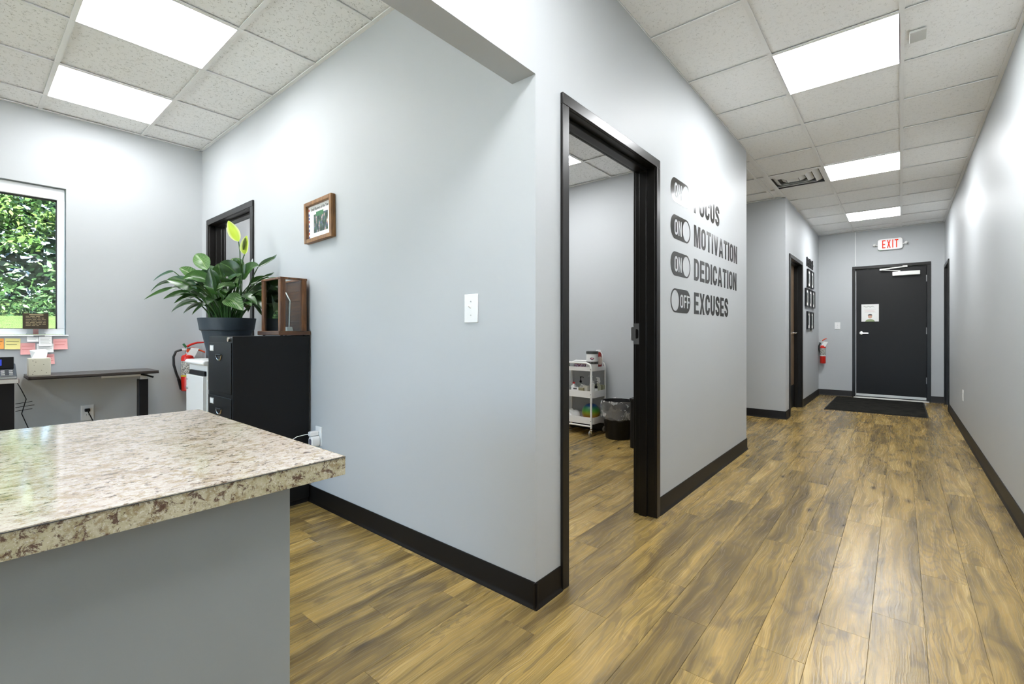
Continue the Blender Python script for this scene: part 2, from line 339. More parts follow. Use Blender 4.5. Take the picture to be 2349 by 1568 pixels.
# condensed block glyphs, cell width w, height 1, stem s
def stroke(pts, wd):
    L = []; R = []; n = len(pts)
    for i, p in enumerate(pts):
        a = Vector(pts[max(i-1, 0)]); b = Vector(pts[min(i+1, n-1)]); d = (b-a).normalized(); nn = Vector((-d.y, d.x))*wd/2
        L.append((p[0]+nn.x, p[1]+nn.y)); R.append((p[0]-nn.x, p[1]-nn.y))
    return L+R[::-1]
def arc(cx, cy, rx, ry, a0, a1, n=8):
    return [(cx+rx*cos(radians(a0+(a1-a0)*i/n)), cy+ry*sin(radians(a0+(a1-a0)*i/n))) for i in range(n+1)]
def glyph(ch, w, s):
    t_ = s*.82; r = w/2; h = s/2
    if ch == 'I': return [[(0, 0), (s, 0), (s, 1), (0, 1)]], s
    if ch == 'F': return [[(0, 0), (s, 0), (s, .40), (w*.86, .40), (w*.86, .40+t_), (s, .40+t_), (s, 1-t_), (w*.92, 1-t_), (w*.92, 1), (0, 1)]], w*.92
    if ch == 'E': return [[(0, 0), (w*.95, 0), (w*.95, t_), (s, t_), (s, .41), (w*.86, .41), (w*.86, .41+t_), (s, .41+t_), (s, 1-t_), (w*.95, 1-t_), (w*.95, 1), (0, 1)]], w*.95
    if ch == 'T': return [[(w/2-h, 0), (w/2+h, 0), (w/2+h, 1-t_), (w, 1-t_), (w, 1), (0, 1), (0, 1-t_), (w/2-h, 1-t_)]], w
    if ch == 'O': return [rrect(w, 1, r*.92, 8, r, .5), rrect(w-2*s, 1-2*t_, max(.01, (r-s)*.92), 8, r, .5)], w
    if ch == 'D': return [[(0, 0)]+arc(w-r, r*.95, r, r*.95, -90, 0)+arc(w-r, 1-r*.95, r, r*.95, 0, 90)+[(0, 1)],
                          [(s, t_)]+arc(w-s-(r-s), t_+(r-s), r-s, r-s, -90, 0)+arc(w-s-(r-s), 1-t_-(r-s), r-s, r-s, 0, 90)+[(s, 1-t_)]], w
    if ch == 'U': return [stroke([(h, 1), (h, r)]+arc(r, r, r-h, r-h*.9, 180, 360, 10)+[(w-h, r), (w-h, 1)], s)], w
    if ch == 'C': return [stroke([(w-h, .36)]+arc(r, r, r-h, r-h, 0, -180, 10)+arc(r, 1-r, r-h, r-h, 180, 0, 10)+[(w-h, .64)], s)], w
    if ch == 'S':
        q = .255
        return [stroke([(h, .31)]+arc(r, q, r-h, q-h*.9, 180, 360, 8)+[(w-h, .34), (w*.66, .47), (w*.34, .57), (h, .68)]+arc(r, 1-q, r-h, q-h*.9, 180, 0, 8)+[(w-h, .69)], s)], w
    if ch == 'N': return [[(0, 0), (s*.92, 0), (s*.92, .58), (w-s*1.02, 0), (w, 0), (w, 1), (w-s*.92, 1), (w-s*.92, .42), (s*1.02, 1), (0, 1)]], w
    if ch == 'M':
        w2 = w*1.28
        return [[(0, 0), (s*.9, 0), (s*.9, .66), (w2/2-s*.34, 0), (w2/2+s*.34, 0), (w2-s*.9, .66), (w2-s*.9, 0), (w2, 0), (w2, 1), (w2-s*1.25, 1), (w2/2, .38), (s*1.25, 1), (0, 1)]], w2
    if ch == 'V':
        w2 = w*1.06
        return [[(0, 1), (s*1.02, 1), (w2/2, .28), (w2-s*1.02, 1), (w2, 1), (w2/2+s*.55, 0), (w2/2-s*.55, 0)]], w2
    if ch == 'A':
        w2 = w*1.08; e = s*.98
        return [[(0, 0), (e, 0), (e+.09*w2/1, .20), (w2-e-.09*w2, .20), (w2-e, 0), (w2, 0), (w2/2+s*.58, 1), (w2/2-s*.58, 1)],
                [(w2*.5-w2*.17, .36), (w2*.5+w2*.17, .36), (w2/2, .78)]], w2
    if ch == 'X':
        w2 = w*1.06; g = s*1.1
        return [[(0, 0), (g, 0), (w2/2, .34), (w2-g, 0), (w2, 0), (w2/2+s*.52, .51), (w2, 1), (w2-g, 1), (w2/2, .68), (g, 1), (0, 1), (w2/2-s*.52, .51)]], w2
def word(chars, w, s, gap):
    x = 0; out = []
    for ch in chars:
        g, adv = glyph(ch, w, s); out.append([[(px+x, py) for px, py in lp] for lp in g]); x += adv+gap
    return out, x-gap

# ================================================================== SETTING
XH, Y0, XR, YF, XW, CZ = -1.092, 1.445, .508, 9.57, -4.95, 2.744
YB = -4.6
WT = .118
# ---- floor: slab + planks
floor = struct('floor', MB().box(XW-.15, XR+.15, YB-.15, YF+.2, -.12, -.0042), M_SLAB)
def plank_mesh(L, mb=None, x=0, y=0, w=.1525):
    g, c, z0, z1 = .00035, .0009, -.0042, 0.
    mb = mb or MB()
    X0, X1, Y0_, Y1_ = x+g, x+w-g, y+g, y+L-g
    vs = [(X0, Y0_, z0), (X1, Y0_, z0), (X1, Y1_, z0), (X0, Y1_, z0), (X0, Y0_, z1-c), (X1, Y0_, z1-c), (X1, Y1_, z1-c), (X0, Y1_, z1-c),
          (X0+c, Y0_+c, z1), (X1-c, Y0_+c, z1), (X1-c, Y1_-c, z1), (X0+c, Y1_-c, z1)]
    return mb.add(vs, [(0, 3, 2, 1)]+[(i, (i+1) % 4, 4+(i+1) % 4, 4+i) for i in range(4)]+[(4+i, 4+(i+1) % 4, 8+(i+1) % 4, 8+i) for i in range(4)]+[(8, 9, 10, 11)])
known = {-9: .845, -8: 1.04, -6: .827, -5: 1.316, -4: 1.565, -3: 1.965, -1: 1.486, 0: 1.763, 1: 2.05, 2: 2.257, 3: 2.755, 4: 3.015}
PL = 1.2192
pm = plank_mesh(PL).build('plank', M_PLANK, floor, fixn=False); pm_mesh = pm.data
for pgn in pm_mesh.polygons: pgn.use_smooth = False
first = True; rest = MB()
rr = random.Random(11)
for k in range(-30, 6):
    x = -.39+.1525*k
    y = known.get(k, rr.uniform(0, PL)) % PL - PL*5
    x0c, x1c = max(x, XW-.02), min(x+.1525, XR+.02)
    while y < YF+.06:
        ya, yb = max(y, YB-.02), min(y+PL, YF+.06); yc = (ya+yb)/2
        if yb-ya > .05:
            vis = (x > -1.2 and yc > .3) or (x > -3.3 and yc > .1 and yc < 4.8)
            full = abs((yb-ya)-PL) < 1e-4 and abs((x1c-x0c)-.1525) < 1e-4
            if vis:
                if full:
                    if first: o = pm; first = False
                    else: o = pm.copy(); COL.objects.link(o)
                    o.location = (x, ya, 0)
                else:
                    o = plank_mesh(yb-ya, w=x1c-x0c).build('plank', M_PLANK, floor, fixn=False); o.location = (x0c, ya, 0)
                    for pgn in o.data.polygons: pgn.use_smooth = False
            else: plank_mesh(yb-ya, rest, x0c, ya, x1c-x0c)
        y += PL
o = rest.build('plank', M_PLANK, floor, kind='stuff', fixn=False)
for pgn in o.data.polygons: pgn.use_smooth = False

# ---- ceilings
def ceiling(region, org, holes, vis=lambda x, y: True, S=.6096, M_TILE=M_TILE):
    x0, x1, y0, y1 = region
    slab = struct('ceiling', MB().box(x0, x1, y0, y1, CZ+.05, CZ+.12), M_SLAB)
    full = None; st = MB(); e = .0145
    xs = sorted({x0, x1} | {org[0]+S*i for i in range(-40, 40) if x0+.01 < org[0]+S*i < x1-.01})
    ys = sorted({y0, y1} | {org[1]+S*i for i in range(-40, 40) if y0+.01 < org[1]+S*i < y1-.01})
    for i in range(len(xs)-1):
        for j in range(len(ys)-1):
            a, b, c, d = xs[i], xs[i+1], ys[j], ys[j+1]
            if any(a-.01 < hx < b+.01 and c-.01 < hy < d+.01 for hx, hy in holes): continue
            if b-a < .05 or d-c < .05: continue
            m = (a+.002, b-.002, c+.002, d-.002)
            if not vis((a+b)/2, (c+d)/2): st.box(*m, CZ+.011, CZ+.026); continue
            if abs(b-a-S) < 1e-3 and abs(d-c-S) < 1e-3:
                if full is None: full = MB().box(.002, S-.002, .002, S-.002, CZ+.011, CZ+.026).build('ceiling_tile', M_TILE, slab); o = full
                else: o = full.copy(); COL.objects.link(o)
                o.location = (a, c, 0)
            else: MB().box(*m, CZ+.011, CZ+.026).build('ceiling_tile', M_TILE, slab)
    if st.v: st.build('ceiling_tile', M_TILE, slab, kind='stuff')
    def rail(bx_, dz): MB().box(*bx_, CZ+dz, CZ+.0045).build('grid_rail', M_RAIL, slab)
    w = .012
    for x in xs:
        if x in (x0, x1): continue
        rail((x-w, x+w, y0, y1), 0.)
    for y in ys:
        if y in (y0, y1): continue
        rail((x0, x1, y-w, y+w), .0006)
    for bx_ in ((x0, x0+.022, y0, y1), (x1-.022, x1, y0, y1), (x0, x1, y0, y0+.022), (x0, x1, y1-.022, y1)): rail(bx_, -.001)
    return slab
S2 = .6096
hall_org = (.004, 3.1536); rec_org = (-3.407, .39); tr_org = (-2.39, 3.935)
hall_l = [(-.301, hall_org[1]+S2*(j+.5)) for j in (-8, -4, 0, 4, 8)]
vent_c = (-.9106, hall_org[1]+S2*4.5)
rec_l = [(rec_org[0]-S2*(i+.5), rec_org[1]+S2*(.5+jj)) for i in (-1, 1) for jj in (0, -4)]
# light nearest header is column i=0 (x -3.407..-2.797)
rec_l = [(rec_org[0]+S2*.5, rec_org[1]+S2*.5), (rec_org[0]-S2*1.5, rec_org[1]+S2*.5), (rec_org[0]+S2*.5, rec_org[1]-S2*3.5), (rec_org[0]-S2*1.5, rec_org[1]-S2*3.5)]
tr_l = [(tr_org[0]-S2*.5, tr_org[1]-S2*.5), (tr_org[0]-S2*.5, tr_org[1]-S2*2.5)]
cl_l = [(-4.2, 3.0)]
ceiling((XH-.02, XR, YB, YF), hall_org, hall_l+[vent_c], lambda x, y: y > 1.8, M_TILE=M_TILEH)
ceiling((-3.0, XH-WT*0-.02, 4.67, 6.56), hall_org, [vent_c], M_TILE=M_TILEH)
ceiling((XW, XH-WT, YB, Y0), rec_org, rec_l, lambda x, y: y > -.9)
ceiling((-3.5, XH-WT, Y0+WT, 4.52), tr_org, tr_l, lambda x, y: y > 2.3)
ceiling((XW, -3.6, Y0+WT, 4.52), (-4.5048, 2.6952), cl_l, lambda x, y: False)
# roof deck above everything
struct('roof', MB().box(XW-.25, XR+.25, YB-.25, YF+.3, CZ+.13, CZ+.25), M_SLAB)

# ---- walls
TOP = CZ+.05
w = MB().box(XW-.15, XW, YB, -.75, 0, TOP).box(XW-.15, XW, -.75, .533, 0, 1.055).box(XW-.15, XW, -.75, .533, 2.185, TOP).box(XW-.15, XW, .533, 4.7, 0, TOP)
struct('wall_left', w, M_WALL)
o0, o1, ot = -4.763, -3.809, 2.048
w = MB().box(XW, o0, Y0, Y0+WT, 0, TOP).box(o0, o1, Y0, Y0+WT, ot, TOP).box(o1, XH, Y0, Y0+WT, 0, TOP)
struct('wall_front', w, M_WALL)
a0, a1 = 1.651, 2.602
w = MB().box(XH-WT, XH, Y0+WT, a0, 0, TOP).box(XH-WT, XH, a0, a1, ot, TOP).box(XH-WT, XH, a1, 4.67, 0, TOP)
struct('wall_hall_left', w, M_WALL2)
struct('wall_header', MB().box(XH-WT, XH, YB, Y0, 2.083, TOP), M_WALL2)
struct('wall_partition', MB().box(XW, XH-WT, 4.52, 4.67, 0, TOP), M_WALL)
struct('wall_divider', MB().box(-3.6, -3.5, Y0+WT, 4.52, 0, TOP), M_WALL)
struct('wall_alcove', MB().box(-3.1, -3.0, 4.67, 6.56, 0, TOP), M_WALL)
b0, b1 = 6.835, 7.775
w = MB().box(-3.1, XH-WT, 6.56, 6.68, 0, TOP).box(XH-WT, XH, 6.56, b0, 0, TOP).box(XH-WT, XH, b0, b1, 2.048, TOP).box(XH-WT, XH, b1, YF, 0, TOP)
struct('wall_hall_rear_left', w, M_WALL)
e0, e1 = -.585, .318
w = MB().box(XH-WT, e0, YF, YF+.15, 0, TOP).box(e0, e1, YF, YF+.15, 2.128, TOP).box(e1, XR+.12, YF, YF+.15, 0, TOP)
struct('wall_back', w, M_WALL)
r0, r1 = 8.71, 9.48
w = MB().box(XR, XR+.12, YB, r0, 0, TOP).box(XR, XR+.12, r0, r1, 2.048, TOP).box(XR, XR+.12, r1, YF, 0, TOP)
struct('wall_right', w, M_WALL2)
# wall behind the camera with the glazed shopfront that lets the daylight in
w = MB().box(XW-.15, -3.2, YB-.15, YB, 0, TOP).box(-3.2, .3, YB-.15, YB, 2.4, TOP).box(.3, XR+.12, YB-.15, YB, 0, TOP)
struct('wall_entrance', w, M_WALL)
sf = sempty('window_2', (0, 0, 0)); m = MB()
for x in (-3.2, -2.05, -.9, .25): m.box(x, x+.05, YB-.12, YB-.03, 0, 2.4)
for z in (0, .9, 2.35): m.box(-3.2, .3, YB-.12, YB-.03, z, z+.05)
m.build('window_frame', M_ALU, sf); MB().box(-3.17, .28, YB-.08, YB-.074, .02, 2.38).build('pane', M_GLASS, sf)

# ---- cove baseboards
def base_profile(): return [(0, 0), (.016, 0), (.0155, .003), (.010, .009), (.006, .02), (.006, .096), (.004, .1), (0, .1)]
def base(name, a, b, nrm):
    """a,b wall points; profile grows towards nrm"""
    a = Vector((*a, 0)); b = Vector((*b, 0)); n = Vector((*nrm, 0)); pr = base_profile(); k = len(pr)
    vs = [a+n*p[0]+Vector((0, 0, p[1])) for p in pr]+[b+n*p[0]+Vector((0, 0, p[1])) for p in pr]
    fs = [tuple(range(k)), tuple(range(k, 2*k))[::-1]]+[(i, (i+1) % k, k+(i+1) % k, k+i) for i in range(k)]
    return struct(name, MB().add(vs, fs), M_BASEB)
base('baseboard_front', (-3.772, Y0), (XH+.014, Y0), (0, -1)); base('baseboard_front', (XW, Y0), (-4.80, Y0), (0, -1))
base('baseboard_hall_left', (XH, Y0-.014), (XH, 1.615), (1, 0)); base('baseboard_hall_left', (XH, 2.638), (XH, 4.67+.006), (1, 0))
base('baseboard_left', (XW, YB), (XW, Y0), (1, 0))
base('baseboard_alcove', (-3.0, 6.56), (XH+.014, 6.56), (0, -1))
base('baseboard_hall_rear_left', (XH, 6.546), (XH, 6.80), (1, 0)); base('baseboard_hall_rear_left', (XH, 7.81), (XH, YF), (1, 0))
base('baseboard_back', (XH, YF), (-.621, YF), (0, -1)); base('baseboard_back', (.354, YF), (XR, YF), (0, -1))
base('baseboard_right', (XR, YB), (XR, 8.675), (-1, 0))
base('baseboard_partition', (-3.5, 4.52), (XH-WT, 4.52), (0, -1))

# ---- hollow metal door frames (local: x along wall from outer edge, y depth with viewer at -y, z up)
def door_frame(name, loc, rz, Wd, H, t_, f=.048, proud=.014):
    e = sempty(name, loc, rz); dp = t_+proud
    for side in (0, 1):
        X = (lambda a: a) if side == 0 else (lambda a: Wd-a)
        m = MB().box(X(0), X(f), -proud, -.0005, 0, H-(f if 1 else 0)).box(X(f-.014), X(f), -.0005, t_+.0005, 0, H-f).box(X(0), X(f), t_+.0005, dp, 0, H-f)
        m.box(X(f), X(f+.016), .045, .09, 0, H-f-.016)
        m.build('jamb', M_BLACKTRIM, e, bevel=.0022)
    m = MB().box(0, Wd, -proud, -.0005, H-f, H).box(f-.014, Wd-f+.014, -.0005, t_+.0005, H-f, H-f+.014).box(0, Wd, t_+.0005, dp, H-f, H).box(f, Wd-f, .045, .09, H-f-.016, H-f)
    m.build('head', M_BLACKTRIM, e, bevel=.0022)
    return e
def leaf_door(e, x0, x1, y0, H, th, m, name='door_leaf', label=None):
    return MB().box(x0, x1, y0, y0+th, .008, H).build(name, m, e, bevel=.0015, label=label)
# door_1: open doorway to the treatment room, in the hall's left wall
d1 = door_frame('door_1', (XH, 1.616, 0), pi/2, 1.021, 2.078, WT)
lf = MB().box(.03, .93, -.045, 0, .01, 2.02).build('door_leaf', M_DOORBLK, d1); lf.location = (.048, WT+.045, 0); lf.rotation_euler = (0, 0, pi/2+.02)
sp = [(-.016, -.062), (.020, -.062), (.020, .062), (-.016, .062), (-.016, .042), (-.032, .040), (-.034, .036), (-.034, -.036), (-.032, -.040), (-.016, -.042)]
hole = arc(.002, .018, .010, .010, 0, 90, 4)+[(-.006, .028), (-.006, -.028)]+arc(.002, -.018, .010, .010, -90, 0, 4)
# strike plate lies on the far jamb, facing -x(local)
lx = 1.021-.048
XM = Matrix(((0, 1, 0, lx-.0002), (-1, 0, 0, .112), (0, 0, 1, 1.066), (0, 0, 0, 1)))
spo = flat('strike_plate', [sp, hole], .0016, M_STEEL, d1, xf=XM, label='steel strike plate')
# door_2: doorway at the far end of the switch wall
d2 = door_frame('door_2', (-4.798, Y0, 0), 0, 1.024, 2.083, WT)
lf = MB().box(.03, .93, -.045, 0, .01, 2.02).build('door_leaf', M_DOORBLK, d2); lf.location = (.048+.926, WT+.045, 0); lf.rotation_euler = (0, 0, pi/2+.01)
# door_3: closed brown veneer door further along the hall, left side
d3 = door_frame('door_3', (XH, 6.80, 0), pi/2, 1.01, 2.083, WT)
leaf_door(d3, .050, .960, .09, 2.03, .028, M_DOORWOOD, label='brown wood veneer door leaf')
MB().box(.07, .94, .085, .0895, .02, .33).build('kick_plate', M_BLACK, d3)
hd = MB().lathe([(.026, .088), (.026, .080), (.012, .078), (.011, .045)], (0, 0, 0), 20, 'Y').build('lever_handle', M_CHROME, d3); hd.location = (.885, 0, 1.065)
h2 = MB().box(-.115, .012, .030, .045, -.010, .010).build('lever', M_CHROME, hd, bevel=.004)
# door_4: doorway in the right wall near the back wall
d4 = door_frame('door_4', (XR, 9.49, 0), -pi/2, .815, 2.083, .12)
leaf_door(d4, .05, .765, .09, 2.03, .03, M_DOORBLK)
# door_5: black metal exit door
d5 = door_frame('door_5', (-.62, YF, 0), 0, .973, 2.163, .15, f=.044, proud=.012)
LX0, LX1 = .0475, .923
MB().box(LX0+.006, LX1-.001, .012, .044, .045, 2.10).build('door_leaf', M_DOORBLK, d5, bevel=.002)
MB().box(LX0-.003, LX0+.004, .008, .020, .02, 2.09).build('weather_strip', M_PAPER, d5, label='pale weather strip along the latch edge')
MB().box(LX0+.006, LX1-.001, .004, .0115, .030, .068).build('door_sweep', M_ALU, d5, bevel=.002, label='aluminium door sweep')
MB().prism([(-.055, 0), (-.045, .010), (-.01, .016), (.14, .016), (.14, 0)], .02, .953, 'X').build('threshold', M_ALU, d5, label='aluminium threshold')
MB().box(LX0-.003, LX1+.002, .013, .14, .016, .0445).build('threshold_light_block', M_RUBBER, d5)  # block added behind the sweep, stops sky light leaking under the door
for hz in (.28, 1.05, 1.86):
    MB().lathe([(.007, hz), (.007, hz+.1)], (LX1+.002, .004, 0), 10).build('hinge', M_STEEL, d5)
cl = MB().box(.517, .849, -.050, .010, 1.972, 2.036).build('door_closer', M_WMETAL, d5, bevel=.006, label='silver hydraulic door closer')
m = MB().tube([(.60, -.040, 2.045), (.372, -.052, 2.078)], .008, 8).tube([(.372, -.056, 2.082), (.665, -.010, 2.112)], .011, 8)
m.lathe([(.014, 2.030), (.014, 2.052)], (.60, -.040, 0), 12).lathe([(.015, 2.066), (.015, 2.094)], (.372, -.054, 0), 12).box(.640, .700, -.02, 0, 2.104, 2.128)
m.build('closer_arm', M_WMETAL, cl)
lv = MB().lathe([(.034, .012), (.034, .004), (.028, -.006), (.014, -.008), (.013, -.045)], (0, 0, 0), 24, 'Y').build('lever_handle', M_CHROME, d5); lv.location = (.118, 0, 1.064)
MB().box(-.012, .100, -.060, -.042, -.011, .009).build('lever', M_CHROME, lv, bevel=.004)

# ---- window_1 in the left wall
wn1 = sempty('window_1', (XW, 0, 0)); wy0, wy1, wz0, wz1 = -.745, .528, 1.058, 2.180
fm = MB().box(-.075, -.03, wy0, wy1, wz0, wz0+.044).box(-.075, -.03, wy0, wy1, wz1-.086, wz1).box(-.075, -.03, wy0, wy0+.044, wz0+.044, wz1-.086).box(-.075, -.03, wy1-.042, wy1, wz0+.044, wz1-.086)
fm.build('window_frame', M_VINYL, wn1, bevel=.003)
gk = MB(); g0 = (wy0+.044, wy1-.042, wz0+.044, wz1-.086)
gk.box(-.066, -.052, g0[0], g0[1], g0[2], g0[2]+.004).box(-.066, -.052, g0[0], g0[1], g0[3]-.012, g0[3]).box(-.066, -.052, g0[0], g0[0]+.006, g0[2], g0[3]).box(-.066, -.052, g0[1]-.006, g0[1], g0[2], g0[3])
gk.build('gasket', M_RUBBER, wn1)
MB().box(-.062, -.058, g0[0]+.002, g0[1]-.002, g0[2]+.002, g0[3]-.002).build('pane', M_GLASS, wn1)
MB().box(-.028, .010, -.76, .545, 1.046, 1.0555).build('window_sill', M_VINYL, wn1, bevel=.003)

# ---- reception counter (worktop and its base)
ct = thing('countertop', 'cream granite-look laminate worktop in the foreground on a grey base', 'countertop', (-1.11, -.59, .833))
MB().box(-.372, .3785, -1.02, 1.013, .0, .0305).build('top', M_GRAN, ct)
MB().box(.3795, .382, -1.02, 1.0145, -.0005, .0298).build('edge_band', M_GRANE, ct); 
MB().box(-.372, .3785, 1.0135, 1.016, -.0005, .0298).build('edge_band', M_GRANE, ct)
for q in ((.3822, .3828, -1.02, 1.0145), ): MB().box(*q, .0292, .0304).build('seam_line', M_INK, ct)
cb = MB().box(-.33, .35, -1.0, .935, 0, .8328).build('counter_base', M_PANELPAINT); cb.location = (-1.11, -.59, 0)
tag(cb, 'grey painted half-height base under the granite-look worktop', 'counter base')

# ================================================================== LIGHTS
def panel(x, y, label, group=None, m_=None):
    r = thing('ceiling_light', label, 'light', (x, y, CZ+.001), 0, group)
    h = .2935
    MB().box(-h, h, -h, h, .0, .004).build('diffuser', m_ or M_LIGHT, r)
    MB().box(-h-.004, h+.004, -h-.004, h+.004, .0125, .045).build('housing', M_STEEL, r)  # opaque cover added to stop the diffuser glow leaking above the tiles
    m = MB()
    for q in ((-h-.004, h+.004, -h-.004, -h), (-h-.004, h+.004, h, h+.004), (-h-.004, -h, -h, h), (h, h+.004, -h, h)): m.box(*q, -.001, .012)
    m.build('light_frame', M_WMETAL, r)
    return r
for (x, y), lb in zip(hall_l, ('unseen square ceiling panel in the hall far behind the viewer, added for its light', 'unseen square ceiling panel in the hall just behind the viewer, added for its light',
        'largest square ceiling light of the hall, nearest the viewer', 'middle square ceiling light of the hall, beside the air vent', 'smallest square ceiling light of the hall, nearest the exit sign')):
    panel(x, y, lb, None, M_LIGHTH)  # first two are out of view, repeated along the row for their light
for (x, y), lb in zip(rec_l, ('larger glowing ceiling panel of the reception room, at the top of the picture', 'glowing ceiling panel of the reception room nearest the window wall',
        'unseen reception ceiling panel behind the viewer, nearest the header, added for its light', 'unseen reception ceiling panel behind the viewer, nearest the window wall, added for its light')):
    panel(x, y, lb)  # last two are out of view, added for the light they give
panel(*tr_l[0], 'ceiling light seen as a bright corner through the near doorway', None, M_LIGHTT)
panel(*tr_l[1], 'unseen ceiling light added to brighten the near side room, hidden above its doorway', None, M_LIGHTT)  # out of view, added to brighten the wall behind the cart
panel(*cl_l[0], 'ceiling light of the small room behind the potted plant', None, M_LIGHTC)
# ---- air vent (stepped louvre diffuser)
v = thing('air_vent', 'white stepped square air vent in the hall ceiling', 'vent', (vent_c[0], vent_c[1], CZ))
MB().box(-.292, .292, -.292, .292, .044, .049).box(-.292, -.288, -.292, .292, .012, .044).box(.288, .292, -.292, .292, .012, .044).box(-.288, .288, -.292, -.288, .012, .044).box(-.288, .288, .288, .292, .012, .044).build('duct', mat('duct_grey', (.12, .12, .115), .8), v)
m = MB()
def sqring(mb, a, za, b, zb, th=.004):
    for s_ in range(4):
        R = Matrix.Rotation(s_*pi/2, 4, 'Z'); q = [(-a, -a, za), (a, -a, za), (b, -b, zb), (-b, -b, zb)]
        q2 = [(x_, y_, z_+th) for x_, y_, z_ in q]; k = [tuple(R @ Vector(p_)) for p_ in q+q2]
        mb.add(k, [(0, 1, 2, 3), (7, 6, 5, 4), (0, 4, 5, 1), (2, 6, 7, 3), (1, 5, 6, 2), (3, 7, 4, 0)])
sqring(m, .292, .001, .268, .001); m.build('vent_frame', M_RAIL, v)
for a, b, z in ((.250, .200, 0.), (.180, .130, 0.), (.110, .062, 0.)):
    m = MB(); sqring(m, a, z+.036, b, z+.003); m.build('louvre', M_RAIL, v)
MB().box(-.056, .056, -.056, .056, .003, .007).build('louvre', M_RAIL, v, bevel=.002)
# ---- detector tag on ceiling
s_ = thing('ceiling_sensor', 'small square sensor plate with red mark beside the nearest hall light', 'sensor', (.073, 3.462, CZ+.005))
MB().box(-.036, .036, -.060, .060, -.012, 0).build('plate', mat('grey_plate', (.60, .60, .57), .5), s_, bevel=.002)
MB().lathe([(.012, -.009), (.013, -.006)], (0, .01, 0), 14).build('lens', M_BLACK, s_)
MB().box(-.010, .010, -.02, -.008, -.0068, -.006).build('print', M_ORANGE, s_); MB().box(-.018, .018, -.035, -.031, -.0068, -.006).build('print', M_INK, s_)
MB().box(-.022, .022, .036, .039, -.0068, -.006).build('print', M_INK, s_)

# ================================================================== SWITCHES, OUTLETS
def plate(name, label, loc, rz, kind, w=.072, h=.117):
    r = thing(name, label, 'switch' if 'switch' in name else 'outlet', loc, rz)
    MB().box(-w/2, w/2, -.006, 0, -h/2, h/2).build('cover_plate', M_WHITE, r, bevel=.0025)
    if kind == 'switch':
        MB().box(-.0055, .0055, -.007, -.006, -.013, .013).build('slot', M_WHITE, r)
        tg = MB().box(-.004, .004, -.018, 0, -.004, .004).build('toggle', M_WHITE, r, bevel=.001); tg.location = (0, -.005, .003); tg.rotation_euler = (radians(-30), 0, 0)
        for z in (-.030, .030): MB().lathe([(.0032, -.0072), (.0032, -.006)], (0, 0, z), 10, 'Y').build('screw', M_STEEL, r)
    else:
        for z in (-.020, .020):
            rc = MB().prism([(p_[0], p_[1]+z) for p_ in rrect(.034, .029, .012, 4)], -.008, -.006, 'Y').build('socket', M_WHITE, r)
            for x in (-.007, .005): MB().box(x, x+.002, -.0084, -.008, z-.002, z+.007).build('slot', M_BLACK, rc)
    return r
sw = plate('light_switch', 'white toggle switch plate on the big grey wall by the corner', (-1.442, Y0, 1.180), 0, 'switch', .082, .125)
plate('light_switch', 'small white switch plate beside the black exit door', (-.823, YF, 1.186), 0, 'switch', .078, .12)
plate('wall_outlet', 'white outlet low on the right hall wall', (XR, 6.84, .408), -pi/2, 'outlet')
o1_ = plate('wall_outlet', 'white outlet low under the black shelf desk', (XW, .655, .440), pi/2, 'outlet', .078, .122)
plate('wall_outlet', 'white outlet behind the countertop corner with two chargers', (-2.782, Y0, .430), 0, 'outlet', .074, .118)
pl = thing('power_cord', 'black plug and cord in the outlet under the desk', 'cord', (XW+.008, .652, .461))
MB().box(0, .03, -.016, .016, -.012, .012).build('plug', M_BLACK, pl, bevel=.004)
MB().tube([(.028, 0, 0), (.05, .004, -.02), (.055, .03, -.09), (.04, .06, -.2), (.03, .05, -.4), (.04, -.1, -.452)], .0035, 8).build('cable', M_BLACK, pl)
# chargers
c1_ = thing('usb_charger', 'white cube charger with a white cable in the outlet', 'charger', (-2.786, Y0-.0085, .450))
MB().box(-.014, .014, -.055, 0, -.014, .014).build('charger_body', M_WHITE, c1_, bevel=.004)
MB().tube([(0, -.055, 0), (-.004, -.075, 0), (-.04, -.11, -.012), (-.075, -.16, -.05), (-.09, -.22, -.12), (-.09, -.28, -.25), (-.09, -.3, -.448)], .0022, 8).build('cable', M_WHITE, c1_)
c2_ = thing('plug_adapter', 'rounded white plug-in adapter with grey oval face below the cube charger', 'adapter', (-2.776, Y0-.0085, .402))
MB().prism(rrect(.050, .064, .022, 6), -.052, 0, 'Y').build('adapter_body', M_WHITE, c2_, bevel=.004)
MB().prism(rrect(.026, .040, .012, 6), -.0545, -.0525, 'Y').build('face_panel', mat('grey_blue_plastic', (.13, .13, .18), .35), c2_)

# ================================================================== WALL LETTERING (hall wall)
def lettering(k, wd, onoff, label):
    r = thing('wall_lettering', label, 'wall sign', (XH+.0004, 2.828, 2.0515-.2327*k), pi/2, 'black switch slogan lettering')
    Hh = .1525; Wp = .350; D = .0006
    out = rrect(Wp, Hh, Hh/2*.97, 9, Wp/2, -Hh/2)
    loops = [out]
    if onoff == 'ON':
        loops.append(rrect(.128, .132, .0635, 9, Wp-.076, -Hh/2))
        gl, _ = word('ON', .62, .20, .10); sx, sz, ox = .094, .098, .066
    else:
        loops.append(rrect(.128, .132, .0635, 9, .078, -Hh/2))
        gl, _ = word('OFF', .58, .19, .08); sx, sz, ox = .098, .086, .163
    for g in gl:
        for lp in g: loops.append([(p_[0]*sx+ox, p_[1]*sz-Hh/2-sz/2) for p_ in lp])
    flat('toggle_symbol', loops, D, M_DECAL, r)
    gl, tot = word(wd, .64, .215, .11)
    target = {'FOCUS': .581, 'MOTIVATION': 1.094, 'DEDICATION': 1.075, 'EXCUSES': .822}[wd]
    sx = target/tot; 
    for g in gl: flat('letter', [[(p_[0]*sx+.425, p_[1]*.150-.1515) for p_ in lp] for lp in g], D, M_DECAL, r)
